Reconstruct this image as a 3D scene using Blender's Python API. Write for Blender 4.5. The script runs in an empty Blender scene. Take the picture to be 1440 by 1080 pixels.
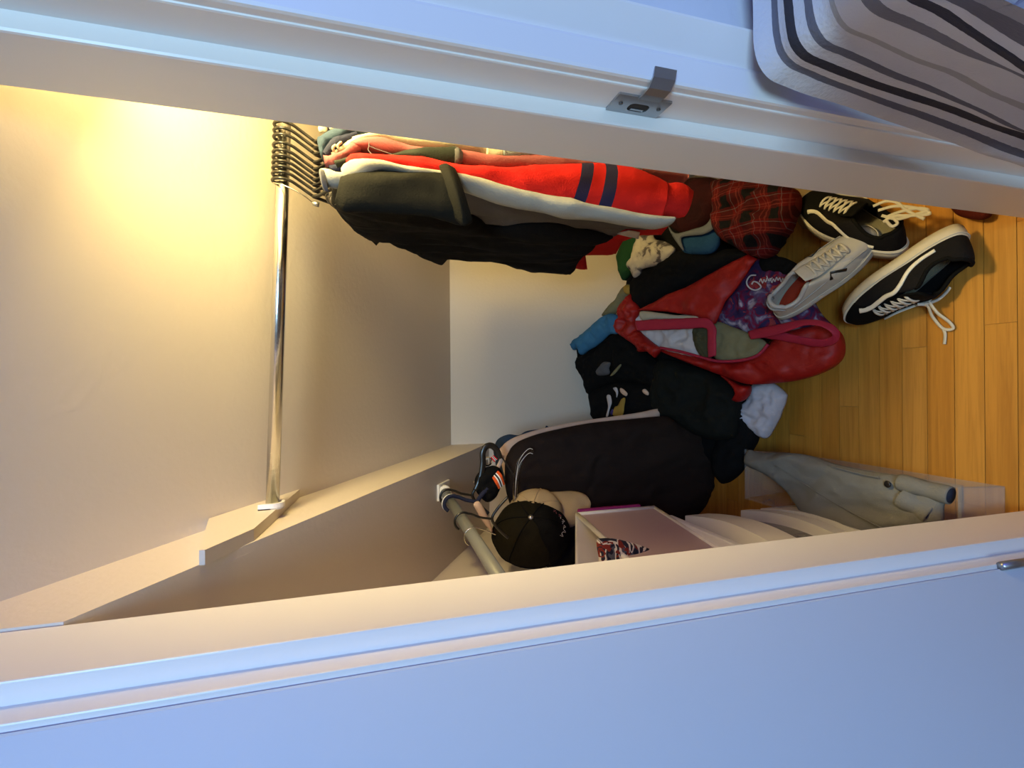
import bpy, bmesh, math, random
from mathutils import Vector, Matrix, noise, geometry
random.seed(7)
S = bpy.context.scene
COL = S.collection

# ------------------------------------------------------------------ camera, sky, lights, exposure
F_PX, PITCH, ROLL, EYE = 709.0, math.radians(16.65), math.radians(0.45), Vector((0, 0, 1.23))
FWD = Vector((0, math.cos(PITCH), -math.sin(PITCH)))
UPV = Vector((0, math.sin(PITCH), math.cos(PITCH)))
RGT = (Vector((1, 0, 0)) * math.cos(ROLL) - UPV * math.sin(ROLL))
UPV = RGT.cross(FWD)
cd = bpy.data.cameras.new('camera'); cam = bpy.data.objects.new('camera', cd); COL.objects.link(cam)
cd.sensor_width = 36; cd.lens = F_PX / 1440 * 36; cd.clip_start = .02; cd.clip_end = 50
X_, Y_, Z_ = -UPV, RGT, -FWD                       # the phone was held sideways: the picture's right is down in the room
M = Matrix((X_, Y_, Z_)).transposed().to_4x4(); M.translation = EYE
cam.matrix_world = M
S.camera = cam
S.view_settings.view_transform = 'Standard'; S.view_settings.look = 'None'
S.view_settings.gamma = 1; S.view_settings.use_curve_mapping = False
S.view_settings.exposure = 0.0
W = bpy.data.worlds.new('world'); S.world = W; W.use_nodes = True
W.node_tree.nodes['Background'].inputs[0].default_value = (1.0, .72, .62, 1)
W.node_tree.nodes['Background'].inputs[1].default_value = .07
def light(name, kind, loc, energy, color, size=.1, aim=None, size_y=None):
    d = bpy.data.lights.new(name, kind); d.energy = energy; d.color = color
    if kind == 'AREA':
        d.size = size; d.shape = 'DISK' if size < .3 else 'SQUARE'
        if size_y: d.shape = 'RECTANGLE'; d.size_y = size_y
    else: d.shadow_soft_size = size
    o = bpy.data.objects.new(name, d); o.location = loc; COL.objects.link(o)
    if aim: o.rotation_euler = (Vector(aim) - Vector(loc)).to_track_quat('-Z', 'Y').to_euler()
    return o
light('closet_bulb_light', 'AREA', (.545, .68, 1.46), 11.2, (1.0, .765, .30), .16, (.05, 1.10, .15))
light('window_daylight', 'AREA', (1.25, -1.0, 1.95), 13, (.03, .07, 1.0), 1.0, (-.15, .5, 1.1), 1.0)
light('room_fill', 'AREA', (.0, -1.3, 2.1), 35, (.44, .72, 1.0), .5, (.05, .9, .2))  # fill lamp added on the room side to brighten the closet from the front

# ------------------------------------------------------------------ helpers
def ray(px, py): return FWD * F_PX + RGT * (540 - py) - UPV * (px - 720)
def AX(px, py, x): d = ray(px, py); return EYE + d * ((x - EYE.x) / d.x)
def AY(px, py, y): d = ray(px, py); return EYE + d * ((y - EYE.y) / d.y)
def AZ(px, py, z): d = ray(px, py); return EYE + d * ((z - EYE.z) / d.z)
PS = .36
def PL(px, py, off=0.):                              # the slanting top of the heap of clothes: z = off+.03+PS*(y-.95)
    d = ray(px, py); t = (off + .03 - PS * .95 - EYE.z) / (d.z - PS * d.y); return EYE + d * t
PN = Vector((0, -PS, 1)).normalized()

def link(name, me, parent=None):
    o = bpy.data.objects.new(name, me); COL.objects.link(o)
    if parent: o.parent = parent
    return o
def mesh(name, vs, fs, m, parent=None, uv=None, smooth=True):
    me = bpy.data.meshes.new(name); me.from_pydata([tuple(v) for v in vs], [], fs)
    if m: me.materials.append(m)
    if uv:
        l = me.uv_layers.new(name='UVMap')
        for lp in me.loops: l.data[lp.index].uv = uv[lp.vertex_index]
    if smooth: me.polygons.foreach_set('use_smooth', [True] * len(me.polygons))
    me.update()
    return link(name, me, parent)
def tag(o, label=None, cat=None, group=None, kind=None):
    if label: o['label'] = label
    if cat: o['category'] = cat
    if group: o['group'] = group
    if kind: o['kind'] = kind
    return o
def empty(name, loc=(0, 0, 0)):
    o = bpy.data.objects.new(name, None); o.location = loc; COL.objects.link(o); o.empty_display_size = .05
    return o
def thing(name, label, cat, loc=(0, 0, 0), group=None):
    return tag(empty(name, loc), label, cat, group)
def finish(root):                                    # parts are modelled in world space: keep them there when the empty sits at its base
    for c in root.children:
        c.matrix_parent_inverse = Matrix.Translation(-Vector(root.location))
def bmo(name, bm, m, parent=None, smooth=False, bevel=0, seg=2):
    if bevel:
        bmesh.ops.bevel(bm, geom=list(bm.edges), offset=bevel, segments=seg, affect='EDGES', profile=.6)
    bmesh.ops.recalc_face_normals(bm, faces=bm.faces)
    me = bpy.data.meshes.new(name); bm.to_mesh(me); bm.free(); me.materials.append(m)
    if smooth: me.polygons.foreach_set('use_smooth', [True] * len(me.polygons))
    return link(name, me, parent)
def prism(name, pts, vec, m, parent=None, bevel=0, smooth=False):   # polygon swept along a vector
    bm = bmesh.new(); a = [bm.verts.new(p) for p in pts]; b = [bm.verts.new(Vector(p) + Vector(vec)) for p in pts]
    n = len(pts); bm.faces.new(a); bm.faces.new(b[::-1])
    for i in range(n): bm.faces.new((a[i], b[i], b[(i + 1) % n], a[(i + 1) % n]))
    return bmo(name, bm, m, parent, smooth, bevel)
def box(name, lo, hi, m, parent=None, bevel=0, smooth=False):
    x0, y0, z0 = lo; x1, y1, z1 = hi
    return prism(name, [(x0, y0, z0), (x1, y0, z0), (x1, y1, z0), (x0, y1, z0)], (0, 0, z1 - z0), m, parent, bevel, smooth)
def crom(P, n, closed=False):
    P = [Vector(p) for p in P]; k = len(P); out = []
    segs = k if closed else k - 1
    for j in range(n):
        t = j * segs / n if closed else j * segs / (n - 1)
        i = min(int(t), segs - 1); u = t - i
        g = (lambda q: P[q % k]) if closed else (lambda q: P[max(0, min(k - 1, q))])
        a, b, c, d = g(i - 1), g(i), g(i + 1), g(i + 2)
        out.append(.5 * ((2 * b) + (c - a) * u + (2 * a - 5 * b + 4 * c - d) * u * u + (3 * b - a - 3 * c + d) * u ** 3))
    return out
def tube(name, path, r, m, parent=None, n=10, samples=None, closed=False, flat=1.0, flatdir=None):
    P = [Vector(p) for p in path]
    if samples: P = crom(P, samples, closed)
    R = r if callable(r) else (lambda t: r)
    k = len(P); vs = []; fs = []; up = Vector(flatdir) if flatdir else None; prev = None
    for i, p in enumerate(P):
        t = (P[(i + 1) % k] - P[i - 1]) if closed else (P[min(i + 1, k - 1)] - P[max(i - 1, 0)])
        t.normalize()
        if prev is None:
            a = up if up else (Vector((0, 0, 1)) if abs(t.z) < .9 else Vector((1, 0, 0)))
            a = (a - t * a.dot(t)).normalized()
        else: a = (prev - t * prev.dot(t)).normalized()
        if up and (up - t * up.dot(t)).length > .2: a = (up - t * up.dot(t)).normalized()
        prev = a; b = t.cross(a); rr = R(i / max(1, k - 1))
        for j in range(n):
            th = 2 * math.pi * j / n
            vs.append(p + a * math.cos(th) * rr * flat + b * math.sin(th) * rr)
    for i in range(k if closed else k - 1):
        for j in range(n):
            fs.append((i * n + j, i * n + (j + 1) % n, ((i + 1) % k) * n + (j + 1) % n, ((i + 1) % k) * n + j))
    if not closed: fs.append(tuple(range(n))[::-1]); fs.append(tuple((k - 1) * n + j for j in range(n)))
    return mesh(name, vs, fs, m, parent)

def wr(p, sc, seed, al=None, g=1.0):                        # cloth wrinkles: creased noise, drawn out along one direction
    if al is not None: p = p - al * (p.dot(al) * .72)
    q = p * sc + Vector((seed * 7.3, seed * 3.1, seed * 5.7))
    a = noise.noise(q + noise.noise_vector(q * .7) * .5); b = noise.noise(q * 2.3 + Vector((9, 2, 4)))
    c = noise.noise(q * 4.6 + Vector((1, 8, 3)))
    return ((1 - abs(a) * 2.6) * .62 + b * .42 + (1 - abs(c) * 3) * .16) * 1.45
def patch(name, out, nrm, m, parent=None, h=.03, r=.05, th=.02, wa=.008, ws=22, seed=1, al=None, res=.012, smooth_n=None, ruf=0, sag=0, curved=True):
    """cloth lying or hanging: outline in 3-D, swollen by h away from its surface, creased, with thickness th"""
    nrm = Vector(nrm).normalized()
    out = [Vector(p) for p in out]
    peri = sum((out[i] - out[i - 1]).length for i in range(len(out)))
    if curved: out = crom(out, smooth_n or max(30, min(150, int(peri / (res * .9)))), True)
    else:
        o2 = []
        for i in range(len(out)):
            a, b = out[i - 1], out[i]; k = max(1, int((b - a).length / (res * .9)))
            for j in range(k): o2.append(a.lerp(b, j / k))
        out = o2
    c = sum(out, Vector()) / len(out)
    e1 = Vector(al) if al else (Vector((1, 0, 0)) if abs(nrm.x) < .7 else Vector((0, 0, 1)))
    e1 = (e1 - nrm * e1.dot(nrm)).normalized(); e2 = nrm.cross(e1)
    alv = Vector(al).normalized() if al else None
    P2 = []
    for i, p in enumerate(out):
        d = p - c; q = Vector((d.dot(e1), d.dot(e2)))
        if ruf:
            n_ = noise.noise(p * 38 + Vector((seed, 0, 3))); q += q.normalized() * n_ * ruf
        P2.append(q)
    D = [(p - c).dot(nrm) for p in out]
    # height of the base surface: inverse distance interpolation of the outline's own depth
    flat = max(D) - min(D) < 1e-4
    xs = [q.x for q in P2]; ys = [q.y for q in P2]
    pts = list(P2); nb = len(pts); rnd = random.Random(seed)
    def inside(x, y):
        ins = False; j = nb - 1
        for i in range(nb):
            if (P2[i].y > y) != (P2[j].y > y) and x < (P2[j].x - P2[i].x) * (y - P2[i].y) / (P2[j].y - P2[i].y) + P2[i].x: ins = not ins
            j = i
        return ins
    def edge(x, y):
        best = 9
        for i in range(nb):
            a = P2[i - 1]; b = P2[i]; dx, dy = b.x - a.x, b.y - a.y; L = dx * dx + dy * dy or 1e-9
            t = max(0, min(1, ((x - a.x) * dx + (y - a.y) * dy) / L))
            d = (x - a.x - dx * t) ** 2 + (y - a.y - dy * t) ** 2
            if d < best: best = d
        return math.sqrt(best)
    y = min(ys); row = 0; ed = [0.] * nb
    while y < max(ys):
        x = min(xs) + (row % 2) * res * .5
        while x < max(xs):
            if inside(x, y):
                d = edge(x, y)
                if d > res * .45: pts.append(Vector((x, y))); ed.append(d)
            x += res
        y += res * .87; row += 1
    V, E_, Fc, ov, oe, of = geometry.delaunay_2d_cdt(pts, [(i, (i + 1) % nb) for i in range(nb)], [], 1, 1e-6)
    vs = []; uv = []; emap = []
    for k, v in enumerate(V):
        src = ov[k][0] if ov[k] else None
        d = ed[src] if src is not None and src < len(ed) else 0
        emap.append(d)
        if flat: base = 0
        else:
            sw = 0; sh = 0
            for i in range(0, nb, 2):
                w_ = 1 / ((v.x - P2[i].x) ** 2 + (v.y - P2[i].y) ** 2 + 1e-5) ** 1.5; sw += w_; sh += w_ * D[i]
            base = sh / sw
        p = c + e1 * v.x + e2 * v.y + nrm * base
        f = min(1, d / r); dome = math.sqrt(max(0, 1 - (1 - f) ** 2))
        e_ = min(1, d / .02)
        p = p + nrm * (h * dome + wa * wr(p, ws, seed, alv) * (.25 + .75 * e_)) - Vector((0, 0, sag * (1 - f)))
        vs.append(p); uv.append((v.x, v.y))
    fs = [tuple(f) for f in Fc]
    # keep the winding facing the normal
    if fs:
        a, b, c_ = (vs[i] for i in fs[0][:3])
        if (b - a).cross(c_ - a).dot(nrm) < 0: fs = [f[::-1] for f in fs]
    cnt = {}
    for f in fs:
        for i in range(len(f)): cnt[(f[i], f[(i + 1) % len(f)])] = 1
    n = len(vs); bs = list(vs)
    for k in range(n):
        f = min(1, emap[k] / r)
        bs[k] = vs[k] - nrm * (th * .35 + th * .65 * math.sqrt(max(0, 1 - (1 - f) ** 2)) + h * math.sqrt(max(0, 1 - (1 - f) ** 2)) * .5)
    allf = list(fs) + [tuple(n + i for i in f[::-1]) for f in fs]
    for (a, b) in list(cnt):
        if (b, a) not in cnt: allf.append((b, a, n + a, n + b))
    return mesh(name, vs + bs, allf, m, parent, uv + uv)
def sleeve(name, rows, nrm, m, parent=None, n=20, k=44, wa=.004, ws=26, seed=1, al=None, cap=True, depth=None):
    """a flattened tube: rows of (left edge, right edge, half thickness)"""
    nrm = Vector(nrm).normalized()
    L = crom([r_[0] for r_ in rows], k); R = crom([r_[1] for r_ in rows], k)
    T = crom([Vector((r_[2], 0, 0)) for r_ in rows], k)
    alv = Vector(al).normalized() if al else None
    vs = []; uv = []; fs = []; ln = 0
    for i in range(k):
        c = (L[i] + R[i]) / 2; hw = (R[i] - L[i]) / 2; t = max(.001, T[i].x)
        if i: ln += ((L[i] + R[i]) / 2 - (L[i - 1] + R[i - 1]) / 2).length
        for j in range(n):
            th = 2 * math.pi * j / n; cs, sn = math.cos(th), math.sin(th)
            d = hw * (-cs) + nrm * t * (abs(sn) ** .8) * (1 if sn >= 0 else -1)
            p = c + d; p = p + d.normalized() * wa * wr(p, ws, seed, alv)
            vs.append(p); uv.append((cs, ln))
    for i in range(k - 1):
        for j in range(n): fs.append((i * n + j, (i + 1) * n + j, (i + 1) * n + (j + 1) % n, i * n + (j + 1) % n))
    if cap: fs.append(tuple(range(n))); fs.append(tuple((k - 1) * n + j for j in range(n))[::-1])
    return mesh(name, vs, fs, m, parent, uv)

# ------------------------------------------------------------------ materials
def mat(name, col, rough=.6, metal=0, bump=0, bscale=200, var=0, vscale=8, spec=.5, alpha=1, trans=0, coat=0, sheen=0, emit=None, col2=None, bdist=.002):
    m = bpy.data.materials.new(name); m.use_nodes = True; nt = m.node_tree; b = nt.nodes['Principled BSDF']
    b.inputs['Base Color'].default_value = (*col, 1); b.inputs['Roughness'].default_value = rough
    b.inputs['Metallic'].default_value = metal; b.inputs['Specular IOR Level'].default_value = spec
    b.inputs['Transmission Weight'].default_value = trans; b.inputs['Alpha'].default_value = alpha
    b.inputs['Coat Weight'].default_value = coat
    if sheen: b.inputs['Sheen Weight'].default_value = sheen; b.inputs['Sheen Roughness'].default_value = .6
    if emit: b.inputs['Emission Color'].default_value = (*emit[:3], 1); b.inputs['Emission Strength'].default_value = emit[3]
    tc = nt.nodes.new('ShaderNodeTexCoord')
    if var or col2:
        n = nt.nodes.new('ShaderNodeTexNoise'); n.inputs['Scale'].default_value = vscale; n.inputs['Detail'].default_value = 4
        nt.links.new(tc.outputs['Object'], n.inputs['Vector'])
        mx = nt.nodes.new('ShaderNodeMix'); mx.data_type = 'RGBA'
        c2 = col2 or tuple(c * (1 - var) for c in col)
        mx.inputs[6].default_value = (*col, 1); mx.inputs[7].default_value = (*c2, 1)
        nt.links.new(n.outputs['Fac'], mx.inputs[0]); nt.links.new(mx.outputs[2], b.inputs['Base Color'])
    if bump:
        n = nt.nodes.new('ShaderNodeTexNoise'); n.inputs['Scale'].default_value = bscale; n.inputs['Detail'].default_value = 3
        nt.links.new(tc.outputs['Object'], n.inputs['Vector'])
        bp = nt.nodes.new('ShaderNodeBump'); bp.inputs['Strength'].default_value = bump; bp.inputs['Distance'].default_value = bdist
        nt.links.new(n.outputs['Fac'], bp.inputs['Height']); nt.links.new(bp.outputs['Normal'], b.inputs['Normal'])
    return m
def cloth(name, col, rough=.85, var=.25, sheen=.0, bump=.5, bscale=420, crease=1.0, **k):
    m = mat(name, col, rough, var=var, bump=0, sheen=sheen, spec=.14, vscale=14, **k); nt = m.node_tree; b = nt.nodes['Principled BSDF']
    tc = nt.nodes.new('ShaderNodeTexCoord'); fine = nt.nodes.new('ShaderNodeTexNoise'); fine.inputs['Scale'].default_value = bscale; fine.inputs['Detail'].default_value = 2
    big = nt.nodes.new('ShaderNodeTexNoise'); big.noise_type = 'RIDGED_MULTIFRACTAL' if hasattr(big, 'noise_type') else None
    big.inputs['Scale'].default_value = 8; big.inputs['Detail'].default_value = 2.2; big.inputs['Distortion'].default_value = 1.1
    nt.links.new(tc.outputs['Object'], fine.inputs['Vector']); nt.links.new(tc.outputs['Object'], big.inputs['Vector'])
    b1 = nt.nodes.new('ShaderNodeBump'); b1.inputs['Strength'].default_value = .75 * crease; b1.inputs['Distance'].default_value = .016
    b2 = nt.nodes.new('ShaderNodeBump'); b2.inputs['Strength'].default_value = bump; b2.inputs['Distance'].default_value = .0012
    nt.links.new(big.outputs['Fac'], b1.inputs['Height']); nt.links.new(fine.outputs['Fac'], b2.inputs['Height'])
    nt.links.new(b1.outputs[0], b2.inputs['Normal']); nt.links.new(b2.outputs[0], b.inputs['Normal'])
    return m
class N:                                              # short node-graph builder
    def __init__(s, m): s.m = m; s.t = m.node_tree; s.b = s.t.nodes['Principled BSDF']
    def new(s, k, **p):
        n = s.t.nodes.new(k)
        for a, v in p.items(): setattr(n, a, v)
        return n
    def l(s, a, b): s.t.links.new(a, b)
    def math(s, op, a, b=None, c=None):
        n = s.new('ShaderNodeMath', operation=op)
        for i, v in enumerate((a, b, c)):
            if v is None: continue
            if isinstance(v, (int, float)): n.inputs[i].default_value = v
            else: s.l(v, n.inputs[i])
        return n.outputs[0]
    def mix(s, f, a, b, bt='MIX'):
        n = s.new('ShaderNodeMix', data_type='RGBA', blend_type=bt)
        if isinstance(f, (int, float)): n.inputs[0].default_value = f
        else: s.l(f, n.inputs[0])
        for i, v in ((6, a), (7, b)):
            if isinstance(v, tuple): n.inputs[i].default_value = (*v, 1)
            else: s.l(v, n.inputs[i])
        return n.outputs[2]
    def ramp(s, f, stops, interp='LINEAR'):
        n = s.new('ShaderNodeValToRGB'); n.color_ramp.interpolation = interp; cr = n.color_ramp
        while len(cr.elements) < len(stops): cr.elements.new(.5)
        for e, (p, c) in zip(cr.elements, stops): e.position = p; e.color = (*c, 1)
        s.l(f, n.inputs[0]); return n.outputs[0]
    def coord(s, which='Object'): return s.new('ShaderNodeTexCoord').outputs[which]
    def sep(s, v): n = s.new('ShaderNodeSeparateXYZ'); s.l(v, n.inputs[0]); return n.outputs
    def noise(s, v, sc, det=3, dist=0):
        n = s.new('ShaderNodeTexNoise'); n.inputs['Scale'].default_value = sc; n.inputs['Detail'].default_value = det; n.inputs['Distortion'].default_value = dist
        s.l(v, n.inputs['Vector']); return n.outputs

M_WALL = mat('closet_wall_paint', (.745, .665, .575), .55, bump=.35, bscale=90, bdist=.0016, spec=.3)
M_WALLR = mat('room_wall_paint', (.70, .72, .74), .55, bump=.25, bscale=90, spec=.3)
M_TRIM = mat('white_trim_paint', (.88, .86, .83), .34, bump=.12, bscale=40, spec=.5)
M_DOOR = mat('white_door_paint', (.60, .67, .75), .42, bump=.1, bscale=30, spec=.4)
M_CHROME = mat('galvanised_tube', (.66, .65, .62), .22, 1, bump=.15, bscale=60)
M_GREYT = mat('grey_painted_tube', (.33, .35, .33), .4, .4)
M_STEEL = mat('brushed_steel', (.42, .42, .43), .35, .9)
M_SCREW = mat('screw_steel', (.12, .12, .12), .4, .8)
M_DARKHOLE = mat('strike_hole', (.03, .028, .025), .8)
M_WHITEP = mat('white_plastic', (.78, .76, .70), .4)
M_HANG = mat('dark_hanger_plastic', (.010, .009, .008), .28, spec=.6)
M_WIRE = mat('hanger_wire', (.7, .68, .62), .2, 1)
M_CLEAR = mat('clear_plastic', (.93, .93, .92), .08, trans=1, spec=.5); M_CLEAR.node_tree.nodes['Principled BSDF'].inputs['IOR'].default_value = 1.25
M_FROST = mat('frosted_plastic', (.80, .76, .70), .3, alpha=.13, spec=.5)
M_CREAM = mat('cream_plastic', (.80, .76, .64), .38)
M_BLACK = cloth('black_cotton', (.0045, .0045, .0048))
M_BLACK2 = cloth('faded_black_knit', (.0085, .0085, .0065))
M_BLACKG = cloth('washed_black_cloth', (.009, .010, .008))
M_CHAR = cloth('charcoal_jersey', (.11, .11, .12))
M_HEATHER = cloth('pale_heather_knit', (.34, .34, .30))
M_GREYRIB = cloth('grey_rib_knit', (.14, .14, .16))
M_RED = cloth('red_fleece', (.50, .014, .012), var=.12)
M_NAVY = cloth('navy_knit', (.022, .026, .055))
M_PINK = cloth('dusty_pink_fleece', (.34, .105, .11))
M_CREAMK = cloth('cream_knit', (.46, .42, .32))
M_GREEN = cloth('dark_green_fleece', (.024, .030, .024))
M_DENIM = cloth('denim', (.035, .06, .10), var=.4, bscale=700)
M_LDENIM = cloth('light_wash_denim', (.33, .42, .45), var=.4)
M_BLUE2 = cloth('deep_blue_plastic', (.012, .05, .12))
M_BLUE = cloth('blue_cloth', (.05, .19, .36), var=.35)
M_BROWN = cloth('dark_brown_twill', (.022, .0135, .010), var=.15)
M_PEACH = cloth('peach_cloth', (.70, .50, .38))
M_WHITEC = cloth('white_cloth', (.55, .52, .54), var=.15)
M_KHAKI = cloth('khaki_cloth', (.22, .20, .11), var=.3)
M_OLIVE = cloth('olive_striped_cloth', (.08, .075, .04), var=.5)
M_REDBAG = cloth('red_nonwoven_bag', (.36, .007, .005), .5, var=.35); M_REDBAG.node_tree.nodes['Principled BSDF'].inputs['Specular IOR Level'].default_value = .35
M_STRAP = mat('crimson_webbing', (.33, .014, .040), .6, bump=.4, bscale=500, spec=.3)
M_PANTS = cloth('grey_twill', (.20, .195, .17), var=.12)
M_WAIST = cloth('navy_waist_lining', (.02, .028, .05))
M_TAN = cloth('tan_cap_cotton', (.50, .37, .20), var=.1)
M_MESH = cloth('black_mesh', (.011, .009, .004))
M_CARD = mat('brown_cardboard', (.27, .18, .09), .8, var=.3)
M_SOLE = mat('off_white_rubber', (.66, .60, .48), .55, var=.15, vscale=30)
M_CANVAS = cloth('black_canvas', (.010, .009, .010), crease=.2)
M_SUEDE = cloth('black_suede', (.004, .004, .004), crease=.2)
M_STRIPE = mat('white_leather_stripe', (.72, .68, .58), .5)
M_LACE = cloth('cream_lace', (.68, .64, .56), bscale=900)
M_INSOLE = cloth('pale_worn_insole', (.30, .27, .18), var=.6)
M_SNEAK = mat('white_leather', (.62, .57, .48), .42, bump=.2, bscale=80, var=.25, vscale=25)
M_SNEAKD = mat('grey_leather', (.42, .40, .38), .45, bump=.2, bscale=80)
M_REDIN = cloth('red_insole', (.32, .035, .015))
M_RUST = mat('orange_heel_tab', (.5, .10, .03), .5)
M_MAG = mat('magenta_plastic', (.35, .02, .16), .35)
M_PINKB = mat('blush_translucent_panel', (.50, .36, .32), .35, spec=.5)
M_DRAWB = mat('cloudy_drawer_plastic', (.20, .19, .16), .15, spec=.8, vscale=12, col2=(.05, .02, .015))
M_GLOW = mat('bulb_glass', (1, .9, .7), .3, emit=(1, .80, .50, 12))
M_GOLD = cloth('mustard_print', (.48, .30, .06), var=.5)
M_BLUEPRINT = cloth('violet_print', (.05, .04, .18))

def m_floor():
    m = mat('oak_strip', (.4, .2, .05), .38, spec=.4); g = N(m); v = g.coord('Object')
    oi = g.new('ShaderNodeObjectInfo').outputs['Random']
    mp = g.new('ShaderNodeMapping'); mp.inputs['Scale'].default_value = (1.6, 34, 34); g.l(v, mp.inputs['Vector'])
    cb = g.new('ShaderNodeCombineXYZ'); g.l(g.math('MULTIPLY', oi, 37.), cb.inputs[0]); g.l(g.math('MULTIPLY', oi, 91.), cb.inputs[2]); g.l(cb.outputs[0], mp.inputs['Location'])
    n1 = g.noise(mp.outputs[0], 1.4, 5, 1.2)[0]
    mp2 = g.new('ShaderNodeMapping'); mp2.inputs['Scale'].default_value = (9, 260, 260); g.l(v, mp2.inputs['Vector'])
    n2 = g.noise(mp2.outputs[0], 1, 2)[0]
    tone = g.ramp(oi, [(0, (.50, .205, .026)), (.35, (.58, .27, .044)), (.7, (.54, .235, .033)), (1, (.62, .31, .062))])
    c = g.mix(g.math('MULTIPLY', g.math('SUBTRACT', n1, .42), 1.6), tone, (.26, .09, .010))
    c = g.mix(g.math('MULTIPLY', g.math('SUBTRACT', n2, .5), .8), c, (.14, .055, .01))
    g.l(c, g.b.inputs['Base Color'])
    bp = g.new('ShaderNodeBump'); bp.inputs['Strength'].default_value = .15; bp.inputs['Distance'].default_value = .001; g.l(n2, bp.inputs['Height']); g.l(bp.outputs[0], g.b.inputs['Normal'])
    return m
M_FLOOR = m_floor()
M_SUB = mat('floor_gap', (.05, .022, .008), .8)
def stripes(v, g, bands, col, bg):
    """bands: list of (lo, hi); a hard step on value v"""
    out = bg
    for lo, hi in bands:
        f = g.math('MULTIPLY', g.math('GREATER_THAN', v, lo), g.math('LESS_THAN', v, hi)); out = g.mix(f, out, col)
    return out
def m_redstripe(bands):
    m = cloth('red_fleece_with_navy_stripes', (.50, .014, .012)); g = N(m); uv = g.sep(g.coord('UV'))
    if bands: g.l(stripes(uv[1], g, bands, (.022, .02, .06), (.50, .014, .012)), g.b.inputs['Base Color']); return m
def m_plaid():
    m = cloth('red_plaid_flannel', (.2, .01, .01)); g = N(m); v = g.coord('UV'); nz = g.noise(g.coord('Object'), 6, 1)[1]
    ad = g.new('ShaderNodeVectorMath', operation='MULTIPLY_ADD'); g.l(nz, ad.inputs[0]); ad.inputs[1].default_value = (.045, .045, 0); g.l(v, ad.inputs[2])
    x, y, z = g.sep(ad.outputs[0])
    def band(t, per, lo, hi):
        w = g.math('FRACT', g.math('DIVIDE', t, per)); return g.math('MULTIPLY', g.math('GREATER_THAN', w, lo), g.math('LESS_THAN', w, hi))
    c = (.085, .004, .005)
    fb = g.math('ADD', g.math('MULTIPLY', band(x, .062, .0, .42), .5), g.math('MULTIPLY', band(y, .062, .0, .42), .5))
    c = g.mix(fb, c, (.004, .004, .006))
    for t in (x, y):
        for lo, hi, cc in ((.52, .56, (.17, .03, .025)), (.64, .68, (.17, .03, .025)), (.88, .90, (.13, .13, .15))):
            c = g.mix(g.math('MULTIPLY', band(t, .062, lo, hi), .5), c, cc)
    g.l(c, g.b.inputs['Base Color']); return m
def m_tiedye(name='purple_tie_dye'):
    m = cloth(name, (.2, .02, .1)); g = N(m); v = g.coord('Object')
    a = g.noise(v, 19, 4, 1.0)[0]; b = g.noise(v, 31, 3, .8)[0]
    c = g.ramp(a, [(.28, (.02, .012, .06)), (.42, (.035, .02, .07)), (.50, (.16, .008, .035)), (.56, (.08, .055, .13)), (.66, (.40, .33, .40))])
    c = g.mix(g.math('MULTIPLY', g.math('GREATER_THAN', b, .62), .7), c, (.38, .05, .035))
    g.l(c, g.b.inputs['Base Color']); return m
def m_leopard():
    m = cloth('cream_cloth_with_grey_marks', (.42, .38, .32)); g = N(m); v = g.coord('Object')
    a = g.noise(v, 26, 3, .6)[0]
    c = g.ramp(a, [(.42, (.42, .38, .32)), (.55, (.34, .31, .28)), (.60, (.10, .085, .09)), (.68, (.05, .045, .05))])
    g.l(c, g.b.inputs['Base Color']); return m
def m_camo():
    m = cloth('swirled_camouflage', (.6, .5, .4)); g = N(m); v = g.coord('Object'); mp = g.new('ShaderNodeMapping'); mp.inputs['Scale'].default_value = (1, .55, 1); g.l(v, mp.inputs['Vector'])
    a = g.noise(mp.outputs[0], 30, 1, 1.3)[0]; b = g.noise(mp.outputs[0], 36, 1, 1.6)[0]
    c = g.ramp(a, [(.0, (.018, .02, .035)), (.44, (.09, .095, .12)), (.49, (.72, .66, .56)), (.58, (.03, .03, .045))], 'CONSTANT')
    c = g.mix(g.math('GREATER_THAN', b, .56), c, (.23, .035, .025)); g.l(c, g.b.inputs['Base Color']); return m
M_PLAID = m_plaid(); M_TIE = m_tiedye(); M_MARKS = m_leopard(); M_CAMO = m_camo()

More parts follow.
